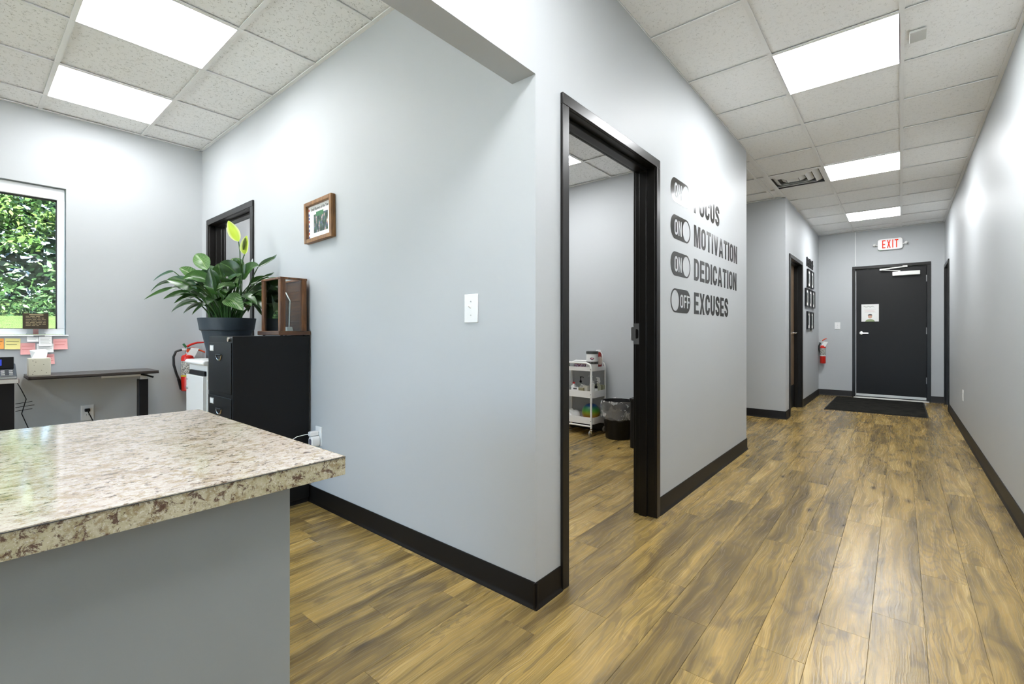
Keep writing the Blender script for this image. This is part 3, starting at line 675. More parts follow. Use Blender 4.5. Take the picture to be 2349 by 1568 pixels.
lettering(0, 'FOCUS', 'ON', 'top row of black wall lettering: ON toggle and FOCUS')
lettering(1, 'MOTIVATION', 'ON', 'second row of black wall lettering: ON toggle and MOTIVATION')
lettering(2, 'DEDICATION', 'ON', 'third row of black wall lettering: ON toggle and DEDICATION')
lettering(3, 'EXCUSES', 'OFF', 'bottom row of black wall lettering: OFF toggle and EXCUSES')

# ================================================================== PICTURE FRAME on the front wall
M_PRINTP = mat('portrait_photo', (.1, .2, .1), .4); t = NT(M_PRINTP); P = t.obj()
t.link(t.ramp(t.noise(t.mapping(P, (60, 1, 22)), 1., 3.), [(.36, (.01, .02, .015)), (.45, (.035, .10, .04)), (.53, (.07, .08, .16)), (.60, (.45, .30, .22)), (.68, (.75, .70, .62))], 'CONSTANT'), t.b.inputs['Base Color'])
pf = thing('picture_frame', 'small brown wooden picture frame hanging tilted on the big grey wall', 'picture frame', (-2.752, Y0-.001, 1.770)); pf.rotation_euler = (0, radians(-1.5), 0)
FW, FH = .338, .258
m = MB()
for q in ((-FW/2, -FW/2+.026, -FH/2, FH/2), (FW/2-.026, FW/2, -FH/2, FH/2)): m.box(q[0], q[1], -.030, 0, q[2], q[3])
for z in ((-FH/2, -FH/2+.026), (FH/2-.026, FH/2)): m.box(-FW/2+.026, FW/2-.026, -.030, 0, *z)
m.build('frame_moulding', M_OAKF, pf, bevel=.003)
MB().box(-FW/2+.026, FW/2-.026, -.010, -.002, -FH/2+.026, FH/2-.026).build('certificate', M_PAPER, pf)
MB().box(-.075, .095, -.0112, -.0102, -.070, .045).build('photograph', M_PRINTP, pf)
MB().box(-.045, .045, -.0118, -.0113, .030, .058).build('banner', M_GREENP, pf)
text('heading', 'Small Business of the Year', .026, M_INK, pf, (0, -.0105, .072), .78)
text('caption', '- - - -', .016, M_INK, pf, (.02, -.0105, -.092), 1.)
mb_, mr_ = mat('ribbon_blue', (.04, .10, .40), .6), mat('ribbon_red', (.60, .06, .04), .6)
for sx in (-1, 1):
    for i, z in enumerate((-.092, -.066, -.045, -.018, .010, .030, .052, .082)):
        MB().box(sx*.134-.005, sx*.134+.005, -.0112, -.0104, z-.007, z+.007).build('ribbon_mark', mr_ if i % 3 == 1 else mb_, pf)

# ================================================================== FILING CABINET, WHITE CABINET
fc = thing('filing_cabinet', 'black three-drawer filing cabinet against the wall, wooden case on top', 'filing cabinet', (-3.079, 1.212, 0))
hw, hd_ = .195, .221
MB().box(-hw, hw, -hd_, hd_-.002, .03, 1.053).build('cabinet_body', M_CAB, fc, bevel=.002)
MB().box(-hw+.01, hw-.01, -hd_+.02, hd_-.002, 0, .03).build('plinth', M_BLACK, fc)
for i, z in enumerate((.722, .392, .060)):
    dz = .305 if i == 0 else .318
    dr = MB().box(-hw+.010, hw-.014, -hd_-.005, -hd_-.0005, z, z+dz-.012).build('drawer', M_CAB, fc, bevel=.002)
    zt = z+dz-.012
    hh = zt-.085
    cup = MB(); n = 10
    for sgn, d0, d1 in ((1, 0, .014),):
        pts = [(.062*cos(pi+pi*i_/n)*.62, .030*sin(pi+pi*i_/n)) for i_ in range(n+1)]
        cup.prism([(p_[0]-.0, p_[1]+hh+.012) for p_ in pts], -hd_-.0056, -hd_-.0052, 'Y')
    cup.build('handle_recess', M_BLACK, dr)
    ring = [(.040*cos(pi+pi*i_/n), -hd_-.008, hh+.012+.030*sin(pi+pi*i_/n)) for i_ in range(n+1)]
    MB().tube(ring, .004, 8).build('handle', M_CHROME, dr)
    MB().tube([(-.040, -hd_-.010, hh+.012), (0, -hd_-.016, hh+.014), (.040, -hd_-.010, hh+.012)], .005, 8).build('handle', M_CAB, dr)
    MB().box(-.150, -.088, -hd_-.0085, -hd_-.0052, zt-.052, zt-.016).build('label_holder', M_STEEL, dr, bevel=.001)
    MB().box(-.144, -.094, -hd_-.0093, -hd_-.0087, zt-.048, zt-.020).build('label_card', M_PAPER, dr)
lk = MB().lathe([(.013, -hd_-.010), (.013, -hd_)], (.148, 0, 1.035), 16, 'Y').build('lock', M_CHROME, fc)
wc = thing('white_cabinet', 'low white cabinet beside the black filing cabinet, under the plant pot', 'cabinet', (-3.475, 1.19, 0))
MB().box(-.172, .172, -.20, .235, 0, .868).build('cabinet_body', M_WMETAL, wc, bevel=.003)
MB().prism([(-.225, .874), (-.225, .886), (-.215, .899), (.240, .899), (.240, .869), (-.215, .869)], -.178, .178, 'X').build('cabinet_top', M_WMETAL, wc, bevel=.005)
MB().box(-.160, .165, -.2205, -.2005, .03, .800).build('door', M_WMETAL, wc, bevel=.002)
MB().prism([(-.135, .803), (-.120, .832), (.165, .832), (.165, .803)], -.212, -.2005, 'Y').build('grip_slot', M_BLACK, wc)
MB().lathe([(.006, -.226), (.006, -.221)], (-.135, 0, .770), 12, 'Y').build('lock', M_STEEL, wc)
MB().box(-.146, -.124, -.228, -.221, .705, .722).build('latch', M_STEEL, wc, bevel=.002)

# ================================================================== DISPLAY CASE
dc = thing('display_case', 'square walnut display case with clear sides holding a glass award', 'display case', (-3.036, 1.341, 1.0535))
bw, bd = .148, .090
MB().box(-.158, .156, -.100, .099, .004, .030).build('case_base', M_WALNUTH, dc, bevel=.004)
for sx in (-1, 1):
    for sy in (-1, 1):
        MB().box(sx*(bw-.027)-.016, sx*(bw-.027)+.016, sy*(bd-.024)-.016, sy*(bd-.024)+.016, .030, .350).build('post', M_WALNUTV, dc, bevel=.002)
        MB().lathe([(.008, 0), (.008, .004)], (sx*(bw-.02), sy*(bd-.02), 0), 10).build('foot', M_RUBBER, dc)
m = MB()
for q in ((-bw+.009, bw-.009, -bd+.006, -bd+.034), (-bw+.009, bw-.009, bd-.034, bd-.006), (-bw+.009, -bw+.034, -bd+.034, bd-.034), (bw-.034, bw-.009, -bd+.034, bd-.034)): m.box(*q, .350, .362)
m.build('top_frame', M_WALNUTV, dc, bevel=.001)
for i in range(5): MB().box(-bw+.036, bw-.036, bd-.022, bd-.012, .032+.0636*i, .094+.0636*i).build('back_slat', M_WALNUTH, dc, bevel=.001)
MB().box(-bw+.034, bw-.034, -bd+.016, -bd+.019, .030, .350).build('pane', M_CLEAR, dc)
MB().box(bw-.019, bw-.016, -bd+.034, bd-.034, .030, .350).build('pane', M_CLEAR, dc)
MB().box(-bw+.016, -bw+.019, -bd+.034, bd-.034, .030, .350).build('pane', M_CLEAR, dc)
aw = thing('glass_award', 'clear angular glass award with pale edge inside the walnut case', 'award', (-3.01, 1.345, 1.084))
MB().prism([(-.045, .02), (.035, .02), (.050, .190), (-.01, .245), (-.040, .19)], -.006, .006, 'Y').build('blade', M_CLEAR, aw)
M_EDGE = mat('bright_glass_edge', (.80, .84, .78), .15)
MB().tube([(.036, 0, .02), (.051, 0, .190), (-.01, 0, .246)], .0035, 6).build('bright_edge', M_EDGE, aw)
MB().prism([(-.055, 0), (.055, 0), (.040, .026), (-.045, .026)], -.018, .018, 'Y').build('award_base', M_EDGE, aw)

# ================================================================== PLANT
pt = thing('potted_plant', 'large peace lily in a slate-blue pot on the white cabinet', 'plant', (-3.5, 1.17, .9))
pt.rotation_euler = (0, 0, TH)
MB().lathe([(.104, 0), (.110, .004), (.150, .190), (.145, .190)], (0, 0, 0), 40).build('pot', M_POTR, pt)
MB().lathe([(.152, .186), (.160, .192), (.171, .262), (.172, .270), (.165, .271), (.161, .262), (.152, .225), (.02, .224)], (0, 0, 0), 44).build('pot_rim', M_POT, pt)
MB().lathe([(.149, .226), (.11, .238), (.03, .244)], (0, 0, 0), 20).build('soil', M_SOIL, pt)
prs = random.Random(5)
def blade(name, B, T_, w, m, lift=.0, face=(0, -.7, .7), stalk=True, curl=.0, n=12):
    B = Vector(B); T_ = Vector(T_); mid = (B+T_)/2+Vector((0, 0, lift)); mb = MB(); cols = (-1, -.72, -.38, -.04, .04, .38, .72, 1)
    fc_ = Vector(face).normalized(); wob = prs.uniform(0, 6)
    for i in range(n+1):
        s_ = i/n; p_ = B*(1-s_)**2+mid*2*s_*(1-s_)+T_*s_**2; d = ((mid-B)*(1-s_)+(T_-mid)*s_).normalized()
        sd = d.cross(fc_)
        if sd.length < .05: sd = d.cross(Vector((1, 0, 0)))
        sd.normalize(); nn = sd.cross(d).normalized()
        if nn.dot(fc_) < 0: nn = -nn
        ww = w*.58*(sin(pi*min(1, s_**.78))**.75)*(1-.15*s_)+.0007
        for u in cols:
            mb.v.append(tuple(p_+sd*u*ww+nn*((abs(u)**1.4)*ww*.42+.05*ww*sin(9*s_+wob+2*u)-curl*abs(u)*ww)))
            mb.uv[len(mb.v)-1] = (u, s_*w*0+s_)
    for i_, q_ in enumerate(mb.v):
        ov = .643*q_[0]+.766*q_[1]-.235
        if ov > 0: mb.v[i_] = (q_[0], q_[1]-ov/.766, q_[2])
    k = len(cols)
    for i in range(n):
        for j in range(k-1): mb.f.append((i*k+j, i*k+j+1, (i+1)*k+j+1, (i+1)*k+j))
    o = mb.build(name, m, pt, fixn=False)
    if stalk:
        r0_ = prs.uniform(0, .085); a_ = math.atan2(B.y, B.x)+prs.uniform(-.5, .5)
        S0 = Vector((r0_*cos(a_), r0_*sin(a_), .236)); m1 = S0*.45+B*.55; m1.x = S0.x*.75+B.x*.25; m1.y = S0.y*.75+B.y*.25
        pts = [S0*(1-t_)**2+m1*2*t_*(1-t_)+B*t_**2 for t_ in [i/7 for i in range(8)]]
        MB().tube(pts, .004, 6, rs=[.0065-.0035*i/7 for i in range(8)]).build('stalk', M_STALK, o)
    return o
def cp(x, y, d=0): return (-.505+x*.000581, d, (1.875-y*.000581)-.9)
L = [((690, 660), (522, 468), .088, 1, -.05, -.02, .02), ((560, 780), (378, 645), .070, 1, -.03, -.06, .03), ((370, 690), (28, 782), .030, 0, -.10, -.02, .02),
     ((320, 815), (40, 912), .028, 0, -.06, -.05, .055), ((330, 860), (60, 1010), .040, 0, -.03, -.12, .02), ((480, 930), (248, 1002), .045, 0, -.02, -.10, .03),
     ((500, 950), (308, 1045), .040, 0, .02, -.05, .03), ((620, 1040), (338, 1152), .045, 0, -.08, -.10, .05), ((610, 1050), (402, 1160), .036, 0, -.02, -.04, .03),
     ((650, 910), (308, 790), .080, 0, -.12, -.12, .04), ((950, 610), (782, 490), .062, 1, .10, .12, .02), ((1010, 690), (918, 512), .050, 0, .03, .02, .03),
     ((990, 740), (800, 572), .098, 0, .02, -.02, .04), ((1020, 760), (1238, 600), .090, 0, .02, 0., .05), ((1170, 600), (1406, 455), .040, 0, .06, .08, .0),
     ((1190, 730), (1350, 662), .018, 0, .08, .12, .01), ((1080, 800), (1350, 810), .070, 0, .06, .10, .05), ((860, 930), (820, 655), .066, 0, -.13, -.14, 0),
     ((1085, 860), (880, 905), .042, 1, -.12, -.14, .04), ((985, 1000), (1222, 1138), .100, 1, -.13, -.17, .035), ((960, 830), (1138, 715), .046, 0, -.10, -.10, .01),
     ((760, 760), (690, 560), .085, 0, .04, .06, .02), ((700, 700), (450, 632), .060, 0, .06, .10, .04), ((740, 800), (500, 790), .085, 0, -.08, -.13, .05),
     ((1080, 900), (1290, 990), .075, 0, .02, .05, .05), ((1100, 860), (1300, 740), .055, 0, .10, .14, .03), ((880, 800), (1000, 640), .070, 1, .08, .10, .02),
     ((780, 840), (600, 680), .090, 0, -.02, -.05, .04), ((560, 960), (400, 880), .060, 0, .02, .06, .04), ((900, 950), (760, 860), .060, 0, -.12, -.15, .03),
     ((690, 900), (560, 940), .075, 0, -.10, -.15, .03), ((1000, 930), (1130, 870), .060, 0, -.09, -.13, .03), ((720, 720), (850, 560), .090, 0, .10, .13, .03),
     ((300, 760), (250, 790), .03, 0, .05, .05, .01), ((520, 850), (330, 770), .055, 0, .08, .14, .05), ((840, 960), (930, 850), .05, 0, -.06, -.09, .02)]
for bq, tq, w_, var, db, dt, lf_ in L:
    blade('leaf', cp(*bq, db), cp(*tq, dt), w_, M_LEAFV if var else M_LEAF, lf_, face=(prs.uniform(-.25, .25), -.75, .55))
for i in range(30):
    a_ = prs.uniform(0, 2*pi); r_ = prs.uniform(.06, .17); z_ = prs.uniform(.36, .50); e_ = prs.uniform(.10, .20)
    B = (r_*cos(a_)*1.3, r_*sin(a_)*.9, z_); T_ = (B[0]+e_*cos(a_), max(-.24, min(.2, B[1]+e_*.8*sin(a_))), z_+prs.uniform(-.10, .09))
    blade('leaf', B, T_, prs.uniform(.05, .085), M_LEAF, .04, face=(0, -.4, .9))
for i in range(10):
    a_ = prs.uniform(0, 2*pi); B = (.10*cos(a_), .09*sin(a_), .235); T_ = (.16*cos(a_), .13*sin(a_), prs.uniform(.40, .46)); 
    MB().tube([B, ((B[0]+T_[0])/2*.9, (B[1]+T_[1])/2*.9, .34), T_], .005, 6, rs=[.006, .0045, .003]).build('stalk', M_STALK, pt)
def flower(stem, B, T_, w_, spx, lean, lbl):
    fl = blade('flower', B, T_, w_, M_SPATHE, 0, face=lean, stalk=False, n=12); fl['label'] = lbl
    MB().tube(stem+[B], .0035, 8).build('stalk', M_STALK, fl)
    if spx: MB().tube(spx, .007, 8, rs=[.005, .0085, .0085, .004]).build('spadix', M_SPADIX, fl)
flower([cp(1020, 1180), cp(1022, 700), cp(1015, 430)], cp(1000, 318), cp(878, 72), .064, None, (.3, -1, .1), 'tall pale yellow-green spathe')
flower([cp(1010, 1180, .02), cp(1040, 700, .0), cp(1060, 520, -.01)], cp(1078, 470, -.01), cp(1105, 250, -.01), .058, [cp(1078, 420, -.022), cp(1085, 380, -.026), cp(1092, 330, -.026), cp(1100, 285, -.022)], (-.1, -1, .1), 'shorter spathe with dark spadix')
wb = blade('flower', cp(1130, 590, .02), cp(1145, 510, .02), .014, M_PAPER, 0, face=(0, -1, 0), stalk=False, n=6); wb['label'] = 'narrow white bud'

# ================================================================== FIRE EXTINGUISHERS
def extinguisher(label, loc, rz, hgt, rad, full=True):
    """local: y=0 wall plane, viewer at -y, base z=0"""
    r = thing('fire_extinguisher', label, 'fire extinguisher', loc, rz); cy = -rad-.022
    bz = hgt*.74
    pf_ = [(rad*.86, 0), (rad, .008), (rad, bz*.90), (rad*.93, bz*.95), (rad*.6, bz*.985), (rad*.33, bz), (rad*.33, bz+.02)]
    MB().lathe(pf_, (0, cy, 0), 28).build('cylinder', M_RED, r)
    MB().lathe([(rad+.0008, bz*.44), (rad+.0008, bz*.82)], (0, cy, 0), 28).build('label_band', M_LABELGREY, r)
    MB().lathe([(rad+.001, bz*.395), (rad+.001, bz*.44)], (0, cy, 0), 28).build('yellow_band', M_YELLOW if full else M_WHITE, r)
    vz = bz+.02
    MB().box(-.018, .018, cy-.02, cy+.016, vz-.004, vz+.040).lathe([(.017, vz-.018), (.017, vz)], (0, cy, 0), 16).build('valve', M_STEEL, r, bevel=.004)
    MB().lathe([(.017, cy-.028), (.017, cy-.018)], (0, 0, vz+.012), 18, 'Y').build('pressure_gauge', M_ORANGE if full else M_STEEL, r)
    lv_ = 1. if full else .45
    MB().tube([(-.01, cy, vz+.045), (.03*lv_, cy, vz+.068), (.075*lv_, cy, vz+.082), (.125*lv_, cy, vz+.084)], .007, 8, rs=[.010, .009, .008, .006]).build('squeeze_lever', M_RED if full else M_ORANGE, r)
    MB().tube([(.01, cy, vz+.035), (.05*lv_, cy, vz+.030), (.09*lv_, cy, vz+.014), (.14*lv_, cy, vz-.008)], .007, 8).build('carry_handle', M_ORANGE, r)
    MB().tube([(-.012, cy-.004, vz+.042), (-.035, cy-.006, vz+.072)], .009, 8).build('safety_pin', M_GREENP if full else M_STEEL, r)
    hx = -rad-.052 if full else -rad-.010
    MB().tube([(-.018, cy, vz+.022), (-.045, cy, vz+.022)], .009, 10).build('hose_coupling', M_WHITE if full else M_STEEL, r)
    MB().tube([(-.045, cy, vz+.022), (hx+.014, cy, vz+.006), (hx-.004, cy, vz-.04), (hx-.002, cy, vz-.11), (hx+.018, cy, vz-.19), (hx+.034, cy, vz-.235)], .0095, 10).build('hose', M_RUBBER, r)
    MB().tube([(hx+.034, cy, vz-.235), (hx+.040, cy, vz-.262), (hx+.050, cy, vz-.33)], .011, 10, rs=[.013, .012, .008]).build('nozzle', M_BLACK, r)
    MB().box(-.02, .02, cy+rad-.004, 0, bz*.1, bz*.98).box(-rad*.7, rad*.7, cy+rad*.4, cy+rad*.9, bz*.34, bz*.36).build('wall_bracket', M_STEEL, r)
    tg = MB().add([(-.03, cy-.030, vz-.046), (.040, cy-.034, vz-.052), (.078, cy-.03, vz+.030), (.02, cy-.026, vz+.036),
                   (-.03, cy-.031, vz-.046), (.040, cy-.035, vz-.052), (.078, cy-.031, vz+.030), (.02, cy-.027, vz+.036)], [(0, 1, 2, 3), (7, 6, 5, 4), (0, 4, 5, 1), (1, 5, 6, 2), (2, 6, 7, 3), (3, 7, 4, 0)])
    tg.build('inspection_tag', M_PAPER, r)
    return r
extinguisher('red fire extinguisher with white tag on the left wall by the white cabinet', (XW, 1.312, .555), pi/2, .44, .050)
extinguisher('red fire extinguisher hanging in the hall corner by the exit door', (-1.024, YF, .545), 0, .43, .042, False)

# ================================================================== DESKS, PHONE, TISSUES
dk = thing('standing_desk', 'narrow black height-adjustable desk along the window wall', 'desk', (-4.755, .67, 0))
MB().prism(rrect(.37, .73, .012, 3), .752, .770, 'Z').build('desk_top', mat('dark_laminate', (.045, .035, .03), .3), dk, bevel=.002)
MB().prism(rrect(.373, .733, .012, 3), .7475, .7515, 'Z').build('edge_trim', M_BLACK, dk)
MB().box(-.03, .03, .05, .32, .722, .747).build('crossbar', M_ALU, dk, bevel=.002)
MB().box(.06, .075, .03, .31, .724, .747).build('crossbar', M_ALU, dk, bevel=.002)
for sy in (1,):
    MB().box(-.032, .032, sy*.295-.022, sy*.295+.022, .60, .7215).build('inner_post', M_ALU, dk, bevel=.002)
    MB().box(-.040, .040, sy*.295-.030, sy*.295+.030, .03, .695).build('leg', M_BLACK, dk, bevel=.003)
    MB().box(-.16, .17, sy*.295-.032, sy*.295+.032, 0, .0295).build('foot', M_BLACK, dk, bevel=.004)
MB().tube([(.08, .27, .738), (.10, .30, .730), (.10, .345, .712)], .007, 8).build('height_lever', M_BLACK, dk)
d2k = thing('desk', 'dark desk with pale front edge carrying the phone, at the left edge', 'desk', (-4.68, -.40, 0))
MB().prism(rrect(.50, 1.31, .012, 3), .742, .770, 'Z').build('desk_top', mat('brown_laminate', (.16, .12, .10), .35), d2k, bevel=.003)
MB().box(.2505, .2535, -.65, .65, .744, .768).build('edge_trim', M_ALU, d2k)
for sy in (-.6, .6):
    MB().box(.12, .20, sy-.035, sy+.035, .03, .7415).build('leg', M_BLACK, d2k, bevel=.003)
    MB().box(-.2, .23, sy-.035, sy+.035, 0, .0295).build('foot', M_BLACK, d2k, bevel=.004)
MB().box(-.2, .16, -.56, .56, .70, .7415).build('underframe', M_BLACK, d2k)
cr = thing('cable_bundle', 'thin black cables hanging beside the phone desk leg', 'cable', (-4.60, .275, 0))
MB().tube([(-.06, -.02, .735), (.0, .0, .68), (.02, .02, .62), (.0, .0, .52), (.01, .03, .42), (.02, .04, .30), (.0, .02, .12), (.0, .0, .004)], .003, 6).build('cable', M_BLACK, cr)
for z, l_ in ((.60, .06), (.575, .07), (.55, .06)): MB().tube([(.0, -.03, z-.01), (.01, l_-.01, z)], .002, 5).build('cable_tie', M_BLACK, cr)
ph = thing('desk_phone', 'dark grey desk phone with blue screen at the left picture edge', 'phone', (-4.53, .135, .7705), pi/2)
M_PHG = mat('phone_grey', (.045, .05, .055), .35)
MB().prism([(-.085, 0), (.10, 0), (.10, .085), (.07, .095), (-.085, .022)], -.11, .11, 'X').build('phone_body', M_PHG, ph, bevel=.004)
scr = MB().prism([(-.004, .066), (.002, .142), (.014, .140), (.008, .064)], -.105, .100, 'X').build('screen_bezel', M_BLACK, ph, bevel=.002)
MB().prism([(-.0055, .086), (-.0035, .126), (-.0030, .126), (-.0050, .086)], -.088, .045, 'X').build('screen', M_SCREEN, scr)
MB().box(-.108, .108, -.0895, -.0855, .003, .017).build('front_trim', M_CHROME, ph)
for i in range(5):
    for j in range(3):
        x_ = -.06+.036*i; y_ = -.07+.022*j; z_ = .022+(y_+.085)/.155*.073
        MB().box(x_-.009, x_+.009, y_-.006, y_+.006, z_-.004, z_+.005).build('key', M_STEEL if i in (3, 4) else M_WHITE, ph, bevel=.002)
M_TISS = mat('tissue_box_print', (.62, .60, .48), .6); t = NT(M_TISS); P = t.obj()
vo = t.new('ShaderNodeTexVoronoi'); t.link(P, vo.inputs['Vector']); vo.inputs['Scale'].default_value = 55.
t.link(t.mix(t.math('LESS_THAN', vo.outputs['Distance'], .16), (.66, .64, .52), (.16, .15, .11)), t.b.inputs['Base Color'])
tb = thing('tissue_box', 'cream patterned cube tissue box on the narrow black desk', 'tissue box', (-4.71, .366, .7705))
MB().box(-.055, .055, -.056, .056, 0, .122).build('box', M_TISS, tb, bevel=.002)
m = MB().add([(-.03, -.035, .118), (.03, -.04, .118), (.03, .035, .118), (-.03, .04, .118), (-.022, -.045, .178), (.02, -.02, .165), (.012, .045, .172), (-.02, .03, .185), (0, 0, .176)],
             [(0, 1, 5, 4), (1, 2, 6, 5), (2, 3, 7, 6), (3, 0, 4, 7), (4, 5, 8), (5, 6, 8), (6, 7, 8), (7, 4, 8), (3, 2, 1, 0)]); m.build('tissue', M_PAPER, tb)
# ---- sticky notes and papers (y0,z0,y1,z1 on the left wall)
def note(name, cat, label, y0, y1, z0, z1, m, off, lines=3, inkm=M_INK, tilt=0., top=None):
    r = thing(name, label, cat, (XW+off, (y0+y1)/2, (z0+z1)/2), pi/2, 'notes on the left wall'); r.rotation_euler = (0, tilt, pi/2)
    w_, h_ = (y1-y0), (z1-z0)
    mb = MB(); nn = 6; vs = []
    for k in range(nn+1):
        z = h_/2-h_*k/nn; c_ = -.0008-.010*(k/nn)**2.5
        vs += [(-w_/2, c_, z), (w_/2, c_, z), (w_/2, c_+.0006, z), (-w_/2, c_+.0006, z)]
    fs = []
    for k in range(nn):
        a_, b_ = 4*k, 4*k+4; fs += [(a_, b_, b_+1, a_+1), (a_+2, b_+2, b_+3, a_+3), (a_+1, b_+1, b_+2, a_+2), (a_+3, b_+3, b_, a_)]
    fs += [(0, 1, 2, 3), (4*nn+3, 4*nn+2, 4*nn+1, 4*nn)]
    mb.add(vs, fs).build('sheet', m, r)
    for i in range(lines):
        z = h_/2-h_*(i+1)/(lines+1.6); k_ = (h_/2-z)/h_; c_ = -.0008-.010*k_**2.5
        MB().box(-w_*.40, w_*(.40-.12*(i % 2)), c_-.0012, c_-.0001, z-.0012, z+.0012).build('writing', inkm, r)
    return r
M_NY = mat('yellow_note', (.78, .70, .28), .8); M_NO = mat('orange_note', (.85, .36, .08), .8); M_NP = mat('pink_note', (.86, .42, .40), .8); M_INKR = mat('red_ink', (.55, .12, .10), .7); M_INKL = mat('grey_ink', (.42, .42, .40), .7)
note('sticky_note', 'note', 'orange sticky note at the left edge below the window', .135, .207, .957, 1.031, M_NO, .001, 2)
note('sticky_note', 'note', 'yellow sticky note below the window, left of the pink ones', .211, .289, .953, 1.031, M_NY, .001, 2, tilt=.03)
note('sticky_note', 'note', 'pink sticky note half hidden behind the tissue box', .289, .366, .912, .997, M_NP, .001, 2, M_INKR)
note('sticky_note', 'note', 'highest pink sticky note, right of the white papers', .461, .540, .945, 1.025, M_NP, .001, 2, M_INKR, tilt=-.02)
note('sticky_note', 'note', 'lowest pink sticky note just right of the tissue box', .398, .468, .835, .911, M_NP, .001, 3, M_INKR, tilt=-.03)
note('paper_slip', 'paper', 'small white paper slip below the dark plaque', .323, .382, 1.006, 1.044, M_PAPER, .001, 2, M_INKL)
note('paper_sheet', 'paper', 'upper white lined paper between slip and pink note', .384, .452, .972, 1.044, M_PAPER, .0165, 5, M_INKL)
note('paper_sheet', 'paper', 'lower white lined paper overlapping the upper one', .372, .461, .925, .990, M_PAPER, .0175, 4, M_INKL)
# ---- dark plaque on the window sill
pq = thing('plaque', 'small dark plaque with gold writing standing on the window sill', 'plaque', (XW-.010, .369, 1.0565), pi/2)
MB().prism([(p_[0], p_[1]+.102) for p_ in rrect(.136, .118, .006, 3)], -.002, .002, 'Y').build('board', mat('dark_brown_board', (.045, .032, .018), .4), pq)
MB().box(-.05, .05, -.012, .010, 0, .014).box(-.045, .045, -.012, -.006, .014, .048).build('holder', M_CLEAR, pq)
MB().box(-.014, .014, -.0055, -.0022, .004, .042).build('clip', M_NP, pq)
gr_ = random.Random(3)
for i in range(7):
    z = .138-.0115*i; x = -.052
    while x < .048:
        l_ = gr_.uniform(.012, .034); x1_ = min(x+l_, .053)
        MB().box(x, x1_, -.0026, -.0021, z-.0013, z+.0013).build('gold_line', M_GOLD, pq); x = x1_+.006
        if i in (0, 6) and x > .02: break
MB().box(-.034, .040, -.0026, -.0021, .1475, .1525).build('gold_heading', M_GOLD, pq)
# ---- pot/cable under the notes: small red-black lanyard hook
hk = tag(MB().box(-.03, .03, -.004, 0, -.003, .003).build('hook_strip', M_BLACK), 'thin dark strip under the window sill above the white papers', 'hook'); hk.location = (XW+.0165, .385, 1.049); hk.rotation_euler = (0, 0, pi/2)

# ================================================================== EXIT SIGN, SURFACE CABLE, POSTER, MAT, FRAMES
ex = thing('exit_sign', 'white illuminated EXIT sign with two lamp heads above the exit door', 'exit sign', (-.132, YF, 2.483))
MB().prism(rrect(.312, .178, .036, 6), -.045, 0, 'Y').build('housing', M_WHITE, ex, bevel=.006)
M_EXITR = emis('exit_letters_glow', (1., .045, .008), .26)
gl, tot = word('EXIT', .56, .16, .24)
for g in gl: flat('letter', [[(p_[0]*(.200/tot)-.098, p_[1]*.128-.062) for p_ in lp] for lp in g], .0012, M_EXITR, ex, xf=Matrix.Translation((0, -.0452, 0)))
MB().lathe([(.003, -.048), (.003, -.045)], (-.118, 0, -.082), 8, 'Y').build('indicator', emis('green_led', (.05, 1, .15), 1.5), ex)
for sx in (-1, 1):
    MB().tube([(sx*.155, -.02, -.01), (sx*.178, -.035, -.006)], .010, 8).build('lamp_arm', M_WHITE, ex)
    k_ = MB().sphere((sx*.196, -.052, 0), .022, 14, (1, 1.1, 1)).build('lamp_head', M_WHITE, ex)
cw = tag(MB().box(-.004, .004, -.007, 0, 0, .560).build('cable_raceway', M_WHITE), 'thin white cable raceway from ceiling to exit door frame', 'cable cover'); cw.location = (-.581, YF, 2.176)
po = thing('door_poster', 'white notice with script heading and a portrait taped to the exit door', 'poster', (-.386, YF+.0115, 1.394))
MB().box(-.113, .113, -.0012, 0, -.142, .142).build('sheet', M_PAPER, po)
def squig(x0, x1, z, amp, n, r, m, name, y=-.0016):
    return MB().tube([(x0+(x1-x0)*i/n, y, z+amp*sin(i*1.9)+amp*.5*sin(i*.7)) for i in range(n+1)], r, 4).build(name, m, po)
squig(-.085, .055, .102, .012, 26, .0016, M_INK, 'script_heading')
for i, z in enumerate((.060, .042, .026, .008)): squig(-.072 if i else -.08, (.075, .055, .06, .08)[i], z, .0018, 30, .0011, M_INKR if i in (1, 2) else M_INKL, 'writing')
prs_ = [(p_[0], p_[1]-.055) for p_ in rrect(.052, .068, .025, 6)]
MB().prism(arc(0, -.142, .062, .040, 0, 180, 10), -.0020, -.0013, 'Y').build('printed_shirt', mat('printed_shirt', (.28, .34, .18), .7), po)
MB().prism(prs_, -.0024, -.0021, 'Y').build('printed_face', M_FACE, po)
MB().prism(arc(0, -.040, .030, .020, 0, 180, 8), -.0028, -.0025, 'Y').build('printed_hair', M_INK, po)
dm = thing('doormat', 'dark grey rectangular doormat on the floor before the exit door', 'doormat', (-.28, 8.62, 0))
MB().prism(rrect(1.10, 1.66, .01, 3), .0005, .006, 'Z').build('mat_backing', M_RUBBER, dm)
MB().box(-.535, .535, -.815, .815, .006, .010).build('mat_pile', M_MAT, dm)
